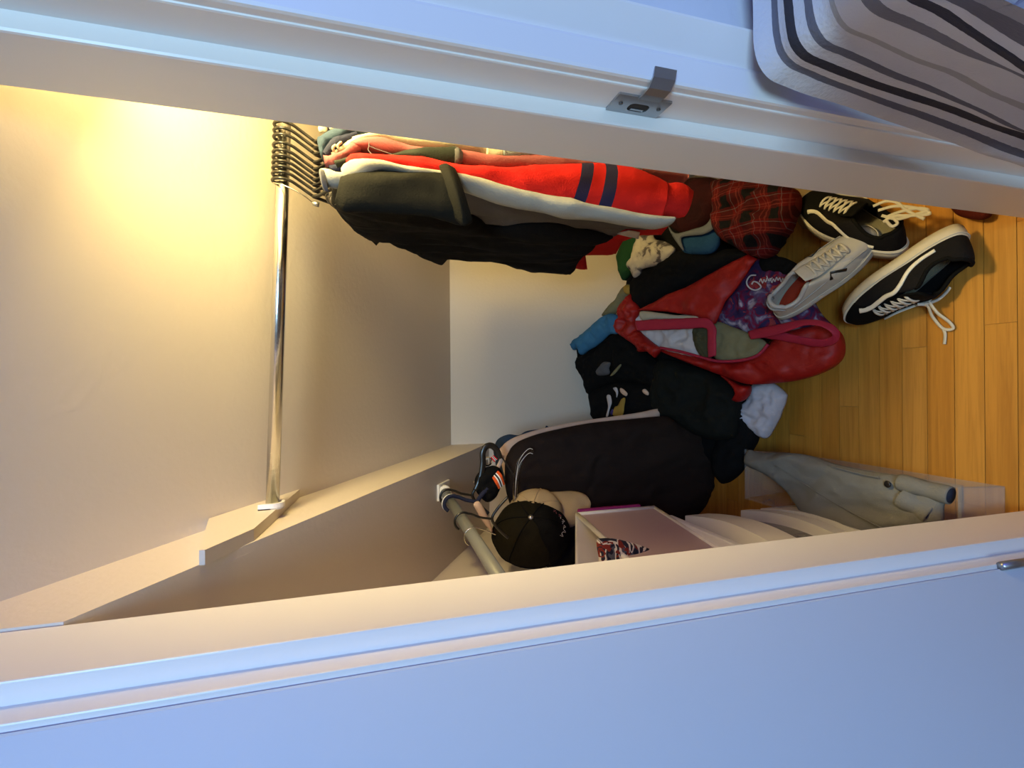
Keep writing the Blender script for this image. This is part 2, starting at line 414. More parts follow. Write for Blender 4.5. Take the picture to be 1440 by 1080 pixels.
# ------------------------------------------------------------------ the room
CEIL = lambda y: .905 + .589 * (1.9 - y)             # underside of the stair
SOFF = lambda y: .757 + .595 * (1.9 - y)
XSF = lambda y: -.2365 + .0075 * (y - .618) / 1.282              # lower soffit left of the stringer
YB, XL, XR, XS = 1.9, -.55, .64, -.2365
floor = box('floor', (-1.6, -.6, -.03), (1.3, 1.95, -.005), M_SUB); tag(floor, 'honey coloured oak strip floor', kind='structure')
rnd = random.Random(11); yk = .661 - .055 * 15; fixed = {.991: -.066, .826: .077, .661: .114}
plank_cache = {}
k = 0
while yk < YB - .01:
    xs = [-1.0 if yk < .3 else XL]; xe = 1.0 if yk < .3 else XR
    near = [v for q, v in fixed.items() if abs(q - yk) < .01]
    cuts = []
    if near: cuts = [near[0]] + ([near[0] - rnd.uniform(.34, .5)] if near[0] > .0 else []) + ([near[0] + rnd.uniform(.32, .45)] if near[0] < .1 else [])
    else:
        q = xs[0] + rnd.uniform(.1, .5)
        while q < xe - .1: cuts.append(q); q += rnd.uniform(.42, .85)
        if .59 < yk < 1.15: cuts = [q for q in cuts if not -.2 < q < .22]
    xs = sorted(xs + [q for q in cuts if xs[0] + .06 < q < xe - .06]) + [xe]
    for a, b in zip(xs, xs[1:]):
        y0, y1 = yk + .0006, min(YB, yk + .0544)
        bm = bmesh.new(); g = .0002; e = .0001
        base = [(a + g, y0), (b - g, y0), (b - g, y1), (a + g, y1)]; top = [(a + g + e, y0 + e), (b - g - e, y0 + e), (b - g - e, y1 - e), (a + g + e, y1 - e)]
        cx, cy = (a + b) / 2, (y0 + y1) / 2
        lo = [bm.verts.new((x - cx, y - cy, -.006)) for x, y in base]; mid = [bm.verts.new((x - cx, y - cy, -.0004)) for x, y in base]; hi = [bm.verts.new((x - cx, y - cy, 0)) for x, y in top]
        bm.faces.new(hi)
        for A, B in ((lo, mid), (mid, hi)):
            for i in range(4): bm.faces.new((A[i], A[(i + 1) % 4], B[(i + 1) % 4], B[i]))
        o = bmo('plank', bm, M_FLOOR, floor); o.location = (cx, cy, 0)
    yk += .055; k += 1
def struct(o): o['kind'] = 'structure'; return o
struct(box('wall_back', (XL - .1, YB, 0), (XR + .1, YB + .1, 1.15), M_WALL))
struct(box('wall_right', (XR, .60, 0), (XR + .1, YB + .1, 2.0), M_WALL))
struct(box('wall_left', (XL - .1, .60, 0), (XL, YB + .1, 2.0), M_WALL))
def slab(name, x0, x1, fn, y0, y1, t, m):
    return struct(prism(name, [(x0, y0, fn(y0)), (x0, y1, fn(y1)), (x0, y1, fn(y1) + t), (x0, y0, fn(y0) + t)], (x1 - x0, 0, 0), m))
slab('ceiling', XS - .03, XR + .05, CEIL, .618, YB + .05, .08, M_WALL)
slab('ceiling', XL - .05, XS - .012, SOFF, .618, YB + .05, .30, M_WALL)
n_ = 14; top = [(XSF(.618 + (YB - .618) * i / n_) - .03, .618 + (YB - .618) * i / n_, CEIL(.618 + (YB - .618) * i / n_) + .03) for i in range(n_ + 1)]
bot = [(XSF(.618 + (YB - .618) * i / n_) - .03, .618 + (YB - .618) * i / n_, SOFF(.618 + (YB - .618) * i / n_) - .002 * noise.noise(Vector((i * .7, 3, 1)))) for i in range(n_ + 1)]
struct(prism('trim_1', top + bot[::-1], (.03, 0, 0), M_WALL))['label'] = 'sloping painted stair stringer between the two closet ceilings'
# front wall with the door opening
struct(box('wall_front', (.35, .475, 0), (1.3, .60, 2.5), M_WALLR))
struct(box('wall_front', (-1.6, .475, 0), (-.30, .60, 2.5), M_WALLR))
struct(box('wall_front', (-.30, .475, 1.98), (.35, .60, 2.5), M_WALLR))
# right jamb, stop and casing
t = empty('trim_2', (.31, .54, 0)); struct(t); t['label'] = 'right door jamb with stop and casing'
box('door_stop', (.296, .520, 0), (.318, .616, 2.0), M_TRIM, t, .003)
box('jamb', (.314, .474, 0), (.36, .63, 2.0), M_TRIM, t, .0025)
box('casing', (.316, .462, 0), (.350, .478, 2.05), M_TRIM, t, .004)
prism('casing_band', [(.350, .470, 0), (.384, .449, 0), (.384, .476, 0), (.350, .476, 0)], (0, 0, 2.05), M_TRIM, t, .003)
finish(t)
t = empty('trim_3', (-.25, .54, 0)); struct(t); t['label'] = 'left door jamb with stop'
box('door_stop', (-.262, .512, 0), (-.239, .616, 2.0), M_TRIM, t, .0015)
box('jamb', (-.31, .485, 0), (-.259, .63, 2.0), M_TRIM, t, .0015)
finish(t)
t = empty('trim_4', (0, .54, 2.0)); struct(t)
box('jamb', (-.31, .48, 1.98), (.36, .63, 2.02), M_TRIM, t, .003); finish(t)
# strike plate on the right jamb
sp = tag(empty('strike_plate', (.314, .5, .925)), 'small steel strike plate with curved lip on the right jamb', 'strike plate')
x0 = .3138
bm = bmesh.new()
def rrect(cy, cz, hy, hz, r, n=5):
    o = []
    for sy, sz, a0 in ((1, 1, 0), (-1, 1, 90), (-1, -1, 180), (1, -1, 270)):
        for i in range(n + 1):
            a = math.radians(a0 + 90 * i / n); o.append((cy + sy * (hy - r) + r * math.cos(a), cz + sz * (hz - r) + r * math.sin(a)))
    return o
O = rrect(.503, .928, .0165, .033, .001); I = rrect(.506, .927, .0075, .0125, .006)
vo = [bm.verts.new((x0 - .0022, y, z)) for y, z in O]; vi = [bm.verts.new((x0 - .0022, y, z)) for y, z in I]; vb = [bm.verts.new((x0 + .0006, y, z)) for y, z in O]; vj = [bm.verts.new((x0 + .006, y, z)) for y, z in I]
n = len(O)
for i in range(n):
    j = (i + 1) % n; bm.faces.new((vo[i], vo[j], vi[j], vi[i])); bm.faces.new((vb[i], vb[j], vo[j], vo[i])); bm.faces.new((vi[i], vi[j], vj[j], vj[i]))
bmo('plate', bm, M_STEEL, sp)
prism('latch_hole', [(x0 - .0003, y, z) for y, z in I], (-.0006, 0, 0), M_DARKHOLE, sp)
prism('latch_tongue', [(x0 - .001, .5095, .918), (x0 - .001, .5125, .918), (x0 - .001, .5125, .934), (x0 - .001, .5095, .934)], (-.0008, 0, 0), M_STEEL, sp)
prof = [(x0 - .0022, .487), (x0 - .0030, .476), (x0 - .0015, .467), (x0 + .004, .459), (x0 + .012, .455), (x0 + .012, .4535), (x0 + .003, .4565), (x0 - .004, .465), (x0 - .0050, .476), (x0 - .0040, .487)]
prism('lip', [(x, y, .912) for x, y in prof], (0, 0, .026), M_STEEL, sp, smooth=False)
for z in (.951, .903): tube('screw', [(x0 - .0032, .502, z), (x0 - .0018, .502, z)], .0024, M_SCREW, sp, 12)
finish(sp)
# the open door on the left, swung into the room
ang = math.radians(38); hx, hy = -.264, .482
dv = Vector((-math.cos(ang), -math.sin(ang), 0)); nv = Vector((math.sin(ang), -math.cos(ang), 0))
d1 = empty('door_1', (hx, hy, 0)); struct(d1); d1['label'] = 'white slab door swung open into the room'
P0 = Vector((hx, hy, .01)); w = .58; t_ = .034
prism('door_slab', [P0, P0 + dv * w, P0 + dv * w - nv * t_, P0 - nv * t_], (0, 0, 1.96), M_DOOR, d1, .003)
for z in (.32, 1.70):
    hg = P0 + Vector((.004, -.002, z - .045)); tube('hinge', [hg, hg + Vector((0, 0, .09))], .006, M_STEEL, d1, 12)
finish(d1)

# ------------------------------------------------------------------ closet rod, cleat, bulb
ct = prism('rod_cleat', [(XS, .757, 1.430), (XS, .757, 1.437), (XS, .935, 1.471), (XS, 1.13, 1.363), (XS, 1.136, 1.355), (XS, .846, 1.388)], (.020, 0, 0), M_WALL)
tag(ct, 'cream painted wooden cleat carrying the left end of the metal rod', 'cleat')
rod = thing('closet_rod', 'shiny metal clothes rod spanning the closet under the sloping ceiling', 'rod', (-.2, .985, 1.388))
RY = .985
RODZ = lambda x: 1.3835 - (x + .21) * .036
tube('tube', [(XS + .021, RY, RODZ(-.21)), (XR, RY, RODZ(XR))], .0113, M_CHROME, rod, 28)
sx = XS + .019
bm = bmesh.new()
cup = [(RY - .021 * math.cos(a), RODZ(-.21) - .021 * math.sin(a)) for a in [math.pi * i / 12 for i in range(13)]]
cup = [(RY - .021, RODZ(-.21) + .020)] + cup + [(RY + .021, RODZ(-.21) + .012)]
inn = [(RY + (y - RY) * .72, RODZ(-.21) + (z - RODZ(-.21)) * .72) for y, z in cup]
ring = cup + inn[::-1]
prism('socket', [(sx, y, z) for y, z in ring], (.011, 0, 0), M_TRIM, rod)
prism('socket_plate', [(sx, y, z) for y, z in cup], (.003, 0, 0), M_TRIM, rod)
finish(rod)
bl = thing('light_bulb', 'glowing bare bulb in a white holder under the sloping ceiling', 'light bulb', (.545, .68, CEIL(.68)))
prof = [(0, -.052), (.012, -.050), (.022, -.042), (.026, -.030), (.024, -.016), (.016, -.002), (.013, .008), (.013, .014)]
def lathe(name, prof, loc, m, parent, n=24, axis=None):
    vs = []; fs = []
    q = Vector((0, 0, 1)).rotation_difference(Vector(axis).normalized()) if axis else None
    for r_, z in prof:
        for j in range(n):
            a = 2 * math.pi * j / n; p = Vector((r_ * math.cos(a), r_ * math.sin(a), z)); p = q @ p if q else p
            vs.append(Vector(loc) + p)
    for i in range(len(prof) - 1):
        for j in range(n): fs.append((i * n + j, i * n + (j + 1) % n, (i + 1) * n + (j + 1) % n, (i + 1) * n + j))
    return mesh(name, vs, fs, m, parent)
lathe('bulb', [(r_ * .9, z) for r_, z in prof], (.545, .68, 1.535), M_GLOW, bl)
lathe('holder', [(0, -.012), (.018, -.012), (.020, 0), (.034, .012), (.042, .040), (0, .046)], (.545, .68, 1.562), M_WHITEP, bl)
finish(bl)
bl.children[0].visible_shadow = True
#@PART2
# ------------------------------------------------------------------ right: hangers and garments on the metal rod
DOWN = (0, 0, -1); FACEX = (-1, 0, 0); FRONT = (0, -1, 0)
hang_px = [170, 179, 188, 200, 210, 217.5, 225.5, 233, 241, 250]
words = ['deepest of the row by the jamb', 'second from the jamb end of the row', 'third from the jamb end of the row', 'fourth from the jamb end of the row', 'fifth from the jamb end of the row',
         'fifth from the open end of the row', 'fourth from the open end of the row', 'third from the open end of the row', 'second from the open end of the row', 'last of the dark row at the open end']
def hook_path(c, rad, lean, neck, ax='y', flip=1):
    P = []
    for a in range(150, -31, -15):                    # starts behind the rod, over the top, down the front
        t = math.radians(a); P.append((-math.cos(t) * rad * -1, math.sin(t) * rad, 0))
    out = []
    for u, v, _ in P: out.append((u, v, lean * (1 - v / rad) * .02))
    out += [(rad * .72, -rad * 1.0, lean * .12), (rad * .3, -rad * 1.9, lean * .45), (0, -neck, lean)]
    c = Vector(c)
    return [c + (Vector((l, -u * flip, v)) if ax == 'y' else Vector((u * flip, l, v))) for u, v, l in out]
def make_hanger(x, m=M_HANG, label='', r=.0030, body=True):
    z = RODZ(x); c = (x, RY, z)
    t = thing('clothes_hanger', label, 'hanger', (x, RY, z), 'dark hangers on the metal rod')
    tube('hook', hook_path(c, .0165, -.022, .052), r, m, t, 8, 40)
    q = Vector((x - .022, RY, z - .052))
    tube('shoulder_bar', [q + Vector((.01, -.13, -.090)), q + Vector((.006, -.07, -.052)), q + Vector((0, -.012, -.012)), q, q + Vector((0, .012, -.012)), q + Vector((.006, .07, -.055)), q + Vector((.01, .13, -.100))], .004, m, t, 8, 30, flat=.7, flatdir=(1, 0, 0))
    finish(t); return t
for px_, wd in zip(hang_px, words):
    x = AY(393, px_ , RY - .016).x
    make_hanger(x, label='dark plastic hanger on the metal rod, ' + wd)
# the clear hanger with a wire hook that carries the black shirt
xw = AY(397, 263, RY - .01).x; zc = RODZ(xw)
ch = thing('clear_hanger', 'clear plastic hanger with a thin wire hook inside the black short sleeved shirt', 'hanger', (xw, RY, zc))
tube('hook', [Vector((xw + .012, RY + .012, zc + .006)), Vector((xw + .010, RY, zc + .0145)), Vector((xw + .004, RY - .014, zc + .006)), Vector((xw - .002, RY - .018, zc - .012)), Vector((xw - .012, RY - .014, zc - .035)), Vector((xw - .022, RY - .004, zc - .052))], .0012, M_WIRE, ch, 8, 30)
q = Vector((xw - .022, RY - .004, zc - .052))
tube('collar', [q, q + Vector((-.002, 0, -.010))], .0045, M_STEEL, ch, 12)
tube('shoulder_bar', [AX(520, 262, .325), AX(470, 272, .318), AX(462, 278, .316), AX(474, 292, .312), AX(500, 305, .310), AX(545, 312, .312)], .0055, M_CLEAR, ch, 10, 34, flat=.6, flatdir=(1, 0, 0))
for a in ((474, 292), (494, 290)): p = AX(*a, .306); tube('clip', [p, p + Vector((-.004, .002, -.014))], .004, M_CLEAR, ch, 8)
finish(ch)

def garment(name, label, cat='shirt'):
    return thing(name, label, cat, (.36, RY, 1.30))
def SV(rows, y, half):
    return [(AY(a, b, y), AY(c, d, y), half if len(r) == 4 else r[4]) for r in rows for a, b, c, d in [r[:4]]]
def hidden_torso(x, m, t, z0=.72, seed=1, y0=.84, y1=1.19):
    zt = min(1.27, CEIL(y1) - .03)
    patch('body', [(x, y0, 1.20), (x, y0 + .10, 1.265), (x, RY, 1.285), (x, RY + .10, 1.25), (x, y1, 1.17), (x, y1 + .02, .95), (x, y1, z0), (x, RY, z0 - .02), (x, y0, z0)], FACEX, m, t, h=.004, th=.006, wa=.004, ws=14, seed=seed, al=DOWN, res=.03)
# 1 patterned shirt deepest in the row
g = garment('patterned_shirt', 'navy shirt with pale yellow motifs deepest on the rod, against the jamb')
hidden_torso(.445, M_NAVY, g, seed=1)
sleeve('sleeve', SV([(452, 174, 470, 183), (500, 176, 520, 190), (640, 194, 660, 206), (900, 222, 905, 236), (960, 230, 965, 246)], .86, .02), FRONT, M_NAVY, g, seed=2, al=DOWN)
for a, b, s in ((454, 181, .007), (467, 179, .0045), (476, 182, .004)):
    p = AY(a, b, .835); patch('motif', [p + Vector((math.cos(i * .8) * s * (1 + .3 * math.sin(i * 3)), 0, math.sin(i * .8) * s)) for i in range(8)], FRONT, M_CREAMK, g, h=.004, th=.003, wa=.002, ws=90, res=.004)
finish(g)
# 2 denim jacket
g = garment('denim_jacket', 'faded blue denim jacket with rolled collar, right of the cream sweater', 'jacket')
hidden_torso(.432, M_DENIM, g, seed=3)
sleeve('collar', SV([(449, 212, 456, 228, .012), (448, 200, 462, 210, .016), (455, 190, 478, 203, .018), (480, 182, 497, 193, .016), (512, 183, 520, 193, .012)], .82, .012), FRONT, M_DENIM, g, seed=5, wa=.003)
sleeve('sleeve', SV([(495, 182, 500, 192), (560, 184, 570, 200), (640, 196, 650, 212), (740, 208, 745, 226), (850, 222, 855, 238), (900, 230, 900, 240)], .845, .02), FRONT, M_NAVY, g, seed=4, al=DOWN)
sleeve('cuff', SV([(704, 206, 706, 224), (735, 209, 738, 222), (760, 214, 765, 219)], .80, .012), FRONT, M_LDENIM, g, seed=4, k=16)
finish(g)
g = garment('washed_jeans', 'light wash jeans whose folded edge pokes out above the red sleeve', 'jeans')
patch('leg', [AY(a, b, .775) for a, b in ((858, 226), (905, 232), (903, 240), (896, 249), (884, 243), (866, 237))], FRONT, M_LDENIM, g, h=.006, th=.01, wa=.003, ws=60, res=.006, curved=False)
hidden_torso(.425, M_LDENIM, g, z0=.62, seed=8)
finish(g)
# 3 navy shirt with two white collar stripes
g = garment('navy_striped_shirt', 'navy shirt with two cream stripes round its collar, beside the denim jacket')
hidden_torso(.418, M_NAVY, g, seed=9)
sleeve('collar', SV([(452, 215, 463, 226, .012), (466, 200, 474, 218, .016), (482, 192, 490, 206, .014), (500, 188, 506, 196, .01)], .815, .012), FRONT, M_NAVY, g, seed=6, wa=.002)
for a, b, c, d, e, f in ((472, 204, 468, 208, 470, 213), (480, 200, 475, 205, 478, 211)):
    tube('collar_stripe', [AY(a, b, .797), AY(c, d, .794), AY(e, f, .797)], .0021, M_CREAMK, g, 8, 12)
finish(g)
# 4 cream sweater
g = garment('cream_sweater', 'cream knitted sweater with a ribbed cuff, above the pink one', 'sweater')
hidden_torso(.405, M_CREAMK, g, seed=11)
sleeve('collar', SV([(465, 214, 467, 222, .008), (476, 209, 484, 220, .012), (492, 199, 502, 210, .014), (503, 194, 512, 204, .014)], .812, .01), FRONT, M_CREAMK, g, seed=7, wa=.002)
sleeve('sleeve', SV([(495, 197, 503, 206, .012), (515, 193.5, 520, 203), (537, 192, 540, 202), (570, 195, 572, 208), (620, 201, 622, 213), (670, 207, 672, 219), (686, 209, 688, 225)], .812, .017), FRONT, M_CREAMK, g, seed=8, al=DOWN, wa=.0025)
sleeve('cuff', SV([(682, 207, 683, 226), (693, 208.5, 694, 227.5), (704, 210, 704, 228)], .805, .016), FRONT, M_CREAMK, g, seed=9, k=12, wa=.0015)
tube('shoulder_seam', [AY(536, 191.5, .797), AY(538, 197, .793), AY(540, 203, .797)], .0012, M_CREAMK, g, 6, 10)
finish(g)
# 5 pink sweatshirt
g = garment('pink_sweatshirt', 'dusty pink sweatshirt with puckered shoulder seam, between the cream and red ones', 'sweatshirt')
hidden_torso(.392, M_PINK, g, z0=.68, seed=12)
sleeve('collar', SV([(455, 221, 457, 233, .008), (466, 221, 472, 234, .011), (482, 212, 490, 224, .012), (500, 201, 508, 212, .012)], .803, .01), FRONT, M_PINK, g, seed=13, wa=.003)
sleeve('sleeve', SV([(496, 205, 504, 211, .01), (510, 201, 520, 214), (535, 199, 535, 219, .02), (575, 207, 570, 224), (640, 216, 640, 234), (690, 222, 690, 240), (740, 221, 740, 240), (800, 223, 800, 240), (870, 230, 870, 245), (950, 238, 950, 255), (962, 241, 960, 258)], .803, .017), FRONT, M_PINK, g, seed=14, al=DOWN, wa=.004)
for pts in (((519, 199), (519, 206), (518, 211), (524, 218)), ((518, 205), (530, 210), (545, 215), (556, 219))):
    tube('seam', [AY(a, b, .784) for a, b in pts], .0008, M_GREYRIB, g, 6, 14)
finish(g)
# 6 dark green pullover
g = garment('green_pullover', 'dark green pullover whose sleeve ends in a pale grey cuff over the red sweatshirt', 'pullover')
hidden_torso(.380, M_GREEN, g, seed=15)
sleeve('sleeve', SV([(470, 228, 474, 236, .008), (500, 222, 505, 228, .01), (548, 220, 552, 226, .01), (575, 214, 580, 229), (605, 210, 608, 233), (640, 209, 641, 236)], .792, .015), FRONT, M_GREEN, g, seed=16, al=DOWN, wa=.0025)
sleeve('cuff', SV([(637, 208.5, 638, 235, .016), (643, 210, 644, 235, .017), (649, 215, 649, 232, .012)], .790, .015), FRONT, M_CHAR, g, seed=17, k=12, wa=.001)
finish(g)
# 7 red sweatshirt with two navy bands on the sleeve
g = garment('red_sweatshirt', 'bright red sweatshirt with two navy bands on its long sleeve', 'sweatshirt')
rows = [(487, 227, 492, 236, .008), (497, 219.5, 506, 234, .013), (520, 220, 520, 238), (578, 223, 575, 244), (650, 237, 645, 258), (700, 238, 700, 272), (770, 236, 765, 288), (815, 234, 800, 292), (860, 233, 850, 300), (900, 243, 893, 306), (933, 258, 925, 309)]
sl = sleeve('sleeve', SV(rows, .782, .021), FRONT, m_redstripe([]), g, n=30, k=110, seed=18, al=DOWN, wa=.003)
uvv = [l.uv[1] for l in sl.data.uv_layers[0].data]; TL = max(uvv)
def frac_at(px_):                                    # arc length where the sleeve's middle passes a picture column
    best = None
    for i in range(110):
        v = sl.data.vertices[i * 30].co; w_ = sl.data.vertices[i * 30 + 15].co; c = (v + w_) / 2
        d = c - EYE; col_ = 720 - F_PX * d.dot(UPV) / d.dot(FWD)
        if best is None or abs(col_ - px_) < best[0]: best = (abs(col_ - px_), i)
    i = best[1]; L_ = 0
    for j in range(1, i + 1):
        a = (sl.data.vertices[j * 30].co + sl.data.vertices[j * 30 + 15].co) / 2; b = (sl.data.vertices[(j - 1) * 30].co + sl.data.vertices[(j - 1) * 30 + 15].co) / 2; L_ += (a - b).length
    return L_
bands = [(frac_at(805), frac_at(823)), (frac_at(841), frac_at(860))]
sl.data.materials.clear(); sl.data.materials.append(m_redstripe(bands))
sleeve('cuff', SV([(931, 257, 923, 304, .018), (948, 259, 942, 304, .020), (962, 262, 955, 305, .018), (972, 268, 962, 304, .012)], .779, .02), FRONT, M_RED, g, seed=19, k=16, wa=.002)
patch('body', [AX(a, b, .338) for a, b in ((500, 236), (520, 330), (600, 352), (700, 358), (800, 372), (808, 377), (826, 379), (823, 358), (866, 357), (876, 339), (900, 330), (930, 330), (940, 318), (930, 290), (700, 250))], FACEX, M_RED, g, h=.006, th=.008, wa=.004, ws=14, seed=20, al=DOWN, res=.014, curved=False)
sleeve('collar', SV([(462, 234, 470, 246, .008), (478, 232, 488, 242, .012), (488, 227, 498, 236, .01)], .80, .01), FRONT, M_NAVY, g, seed=21, k=16, wa=.001)
finish(g)
# 8 raglan long sleeve
g = garment('raglan_shirt', 'pale heather long sleeved shirt with charcoal body, left of the red sweatshirt')
patch('body', [AX(a, b, .325) for a, b in ((490, 245), (500, 320), (640, 322), (690, 330), (778, 326), (850, 334), (868, 331), (880, 322), (925, 322), (860, 305), (767, 290), (711, 278), (640, 255))], FACEX, M_CHAR, g, h=.008, th=.008, wa=.005, ws=13, seed=22, al=DOWN, res=.011)
patch('hem', [AX(a, b, .318) for a, b in ((866, 329), (884, 324), (900, 327), (898, 336))], FACEX, M_WHITEC, g, h=.004, th=.004, wa=.002, ws=40, seed=3, res=.006, curved=False)
rows = [(480, 240, 484, 258, .010), (492, 230, 498, 256, .014), (505, 227.5, 512, 252), (531, 228, 538, 244), (580, 238, 582, 252), (645, 247, 645, 263), (711, 262, 708, 286), (767, 275, 762, 298), (808, 284, 804, 305), (870, 296, 868, 312), (920, 305, 918, 320), (941, 308, 939, 318)]
sleeve('sleeve', SV(rows, .772, .019), FRONT, M_HEATHER, g, seed=23, al=DOWN, wa=.003, k=70)
sleeve('neckline', SV([(451, 240, 456, 262, .010), (462, 240, 470, 264, .014), (475, 245, 480, 262, .012), (486, 246, 490, 252, .006)], .775, .012), FRONT, M_HEATHER, g, seed=24, k=20, wa=.002)
sleeve('neck_rib', SV([(449, 246, 451, 256, .008), (450, 240, 455, 266, .013), (456, 240, 462, 269, .008)], .770, .01), FRONT, M_GREYRIB, g, seed=25, k=14, wa=.001)
finish(g)
# 9 black short sleeved shirt at the open end
g = garment('black_shirt', 'black short sleeved shirt at the open end of the row, its sleeve gaping')
patch('body', [AX(a, b, .312) for a, b in ((480, 256), (466, 280), (471, 292), (485, 309), (500, 323), (516, 333), (531, 342), (538, 335), (560, 344), (590, 357), (611, 365), (622, 368), (628, 366), (634, 358), (665, 361), (700, 365), (740, 377), (775, 379), (805, 382), (812, 370), (825, 356), (836, 347), (842, 337), (862, 334), (820, 322), (778, 315), (735, 316), (692, 318), (655, 300), (560, 270))], FACEX, M_BLACK, g, h=.016, r=.07, th=.012, wa=.007, ws=13, seed=26, al=DOWN, res=.010)
rows = [(478, 252, 470, 285, .010), (487, 248, 486, 300, .016), (505, 243.5, 520, 300, .02), (535, 241, 560, 300, .022), (587, 241, 605, 303, .022), (615, 242, 630, 309, .022), (632, 240, 648, 314, .02)]
sleeve('near_sleeve', SV(rows, .762, .022), (-.5, -1, 0), M_BLACK2, g, seed=27, al=DOWN, wa=.004)
cuffp = [AY(a, b, .742) for a, b in ((622, 232), (634, 233), (641, 243), (651, 262), (660, 281), (666, 300), (664, 314), (654, 318), (646, 302), (640, 282), (632, 262), (624, 247))]
sleeve('sleeve_cuff', SV([(618, 234, 640, 310, .010), (628, 231, 652, 317, .024), (640, 238, 664, 312, .018)], .752, .02), (-.5, -1, 0), M_BLACK2, g, seed=28, k=16, wa=.002)
patch('collar', [AX(a, b, .30) for a, b in ((470, 288), (482, 284), (505, 292), (530, 303), (543, 316), (540, 333), (531, 343), (512, 332), (490, 312))], FACEX, M_BLACK2, g, h=.006, th=.004, wa=.003, ws=30, seed=29, res=.008, curved=False)
patch('far_sleeve', [AX(a, b, .31) for a, b in ((560, 340), (600, 345), (632, 352), (628, 366), (611, 366), (590, 357))], FACEX, M_BLACK2, g, h=.012, th=.01, wa=.005, ws=30, seed=30, res=.010)
finish(g)

# ------------------------------------------------------------------ heap of clothes on the floor
def heap(name, label, cat, pts, m, off=.03, part=None, nrm=PN, kind=None, **k):
    P = [PL(a, b, off) for a, b in pts]
    for q in P: q.y = min(q.y, 1.865)
    o = patch(name, P, nrm, m, None, **k); tag(o, label, cat); return o
base = heap('black_bedding', 'matt black cloth spread as the bottom layer of the floor heap', 'cloth', ((812, 500), (822, 535), (831, 560), (836, 583), (900, 600), (950, 615), (1000, 650), (1035, 655), (1056, 622), (1062, 590), (1050, 560), (1062, 500), (1100, 440), (1105, 380), (1050, 330), (1000, 290), (960, 270), (920, 330), (885, 380), (880, 430), (850, 460)), M_BLACK, off=-.05, h=.045, r=.12, th=.10, wa=.014, ws=15, seed=41, res=.02)
heap('black_hoodie', 'black crumpled hoodie against the back wall between blue jeans and red bag', 'hoodie', ((806, 490), (816, 500), (836, 490), (866, 470), (890, 480), (915, 502), (935, 520), (930, 545), (900, 540), (870, 538), (845, 545), (829, 556), (823, 538), (813, 518)), M_BLACK, off=.03, h=.035, r=.07, th=.06, wa=.011, ws=22, seed=42)
tee = thing('graphic_tee', 'black tee with a white and mustard print beside the dark brown garment', 'shirt', PL(880, 565, .0))
patch('cloth', [PL(a, b, .02) for a, b in ((829, 552), (845, 543), (870, 536), (905, 538), (935, 545), (940, 570), (925, 590), (880, 592), (836, 590), (832, 572))], PN, M_BLACK, tee, h=.03, r=.07, th=.05, wa=.006, ws=20, seed=43)
def bit(name, pts, m, par, off=.075, h=.002, curved=True, lab=None):
    o = patch(name, [PL(a, b, off) for a, b in pts], PN, m, par, h=h, r=.01, th=.004, wa=.001, ws=60, res=.005, curved=curved)
    if lab: o['label'] = lab
    return o
bit('print', ((853, 557), (858, 556), (860, 566), (857, 576), (855, 585), (852, 585), (855, 572)), M_WHITEC, tee, .065)
bit('print', ((869, 570), (874, 561), (879, 560), (878, 570), (875, 584), (862, 584), (864, 573)), M_GOLD, tee, .066)
bit('print', ((872, 546), (876, 547), (882, 553), (880, 557), (873, 552)), M_PEACH, tee, .068)
bit('print', ((903, 549), (907, 547), (912, 552), (911, 556), (905, 553)), M_PEACH, tee, .072)
bit('print', ((862, 546), (867, 545), (869, 552), (867, 559), (866, 552)), M_WHITEC, tee, .068)
bit('print', ((858, 580), (861, 575), (863, 579), (860, 584)), M_BLUEPRINT, tee, .066)
finish(tee)
heap('grey_sock', 'small grey balled sock in the black hoodie', 'sock', ((838, 522), (843, 515), (849, 509), (858, 510), (856, 518), (856, 526), (842, 528)), M_CHAR, off=.085, h=.010, r=.02, th=.012, wa=.005, ws=50, seed=44, res=.006)
heap('drawstring_tip', 'thin pale cord end lying on the black hoodie', 'cord', ((858, 528), (871, 513), (873, 515), (864, 526)), M_KHAKI, off=.085, h=.002, r=.01, th=.004, wa=.001, ws=50, seed=45, res=.005)
heap('blue_jeans', 'blue denim shorts lying highest on the heap against the back wall', 'jeans', ((802, 485), (806, 478), (813, 474), (827, 462), (844, 447), (858, 441), (868, 446), (868, 468), (856, 470), (845, 480), (836, 487), (826, 493), (817, 499), (812, 490), (806, 492)), M_BLUE, off=.065, h=.016, r=.03, th=.03, wa=.007, ws=38, seed=46, res=.008)
heap('beige_scarf', 'dull beige wisp of cloth behind the red bag at the wall', 'scarf', ((846, 444), (856, 430), (866, 420), (874, 406), (884, 400), (886, 412), (874, 426), (866, 440)), M_KHAKI, off=.05, h=.01, r=.03, th=.03, wa=.01, ws=40, seed=47, res=.01)
heap('mustard_tag', 'small mustard fabric tag at the top corner of the red bag', 'tag', ((877, 403), (884, 401), (888, 408), (884, 414), (878, 411)), M_GOLD, off=.085, h=.006, r=.01, th=.008, wa=.002, ws=60, seed=48, res=.005)
heap('green_shirt', 'dark green shirt hanging over the heap under the red hem', 'shirt', ((868, 356), (880, 336), (900, 330), (905, 350), (893, 372), (880, 390), (875, 393), (869, 375)), cloth('bottle_green_cloth', (.012, .055, .022)), off=.06, h=.02, r=.04, th=.05, wa=.008, ws=30, seed=49)
heap('marked_cloth', 'cream cloth with grey smudged markings beside the green shirt', 'cloth', ((898, 322), (913, 322), (920, 336), (933, 339), (947, 348), (944, 357), (933, 368), (922, 373), (903, 378), (900, 385), (892, 391), (886, 380), (881, 373), (887, 362), (893, 343)), M_MARKS, off=.11, h=.018, r=.04, th=.03, wa=.009, ws=32, seed=50, res=.009)
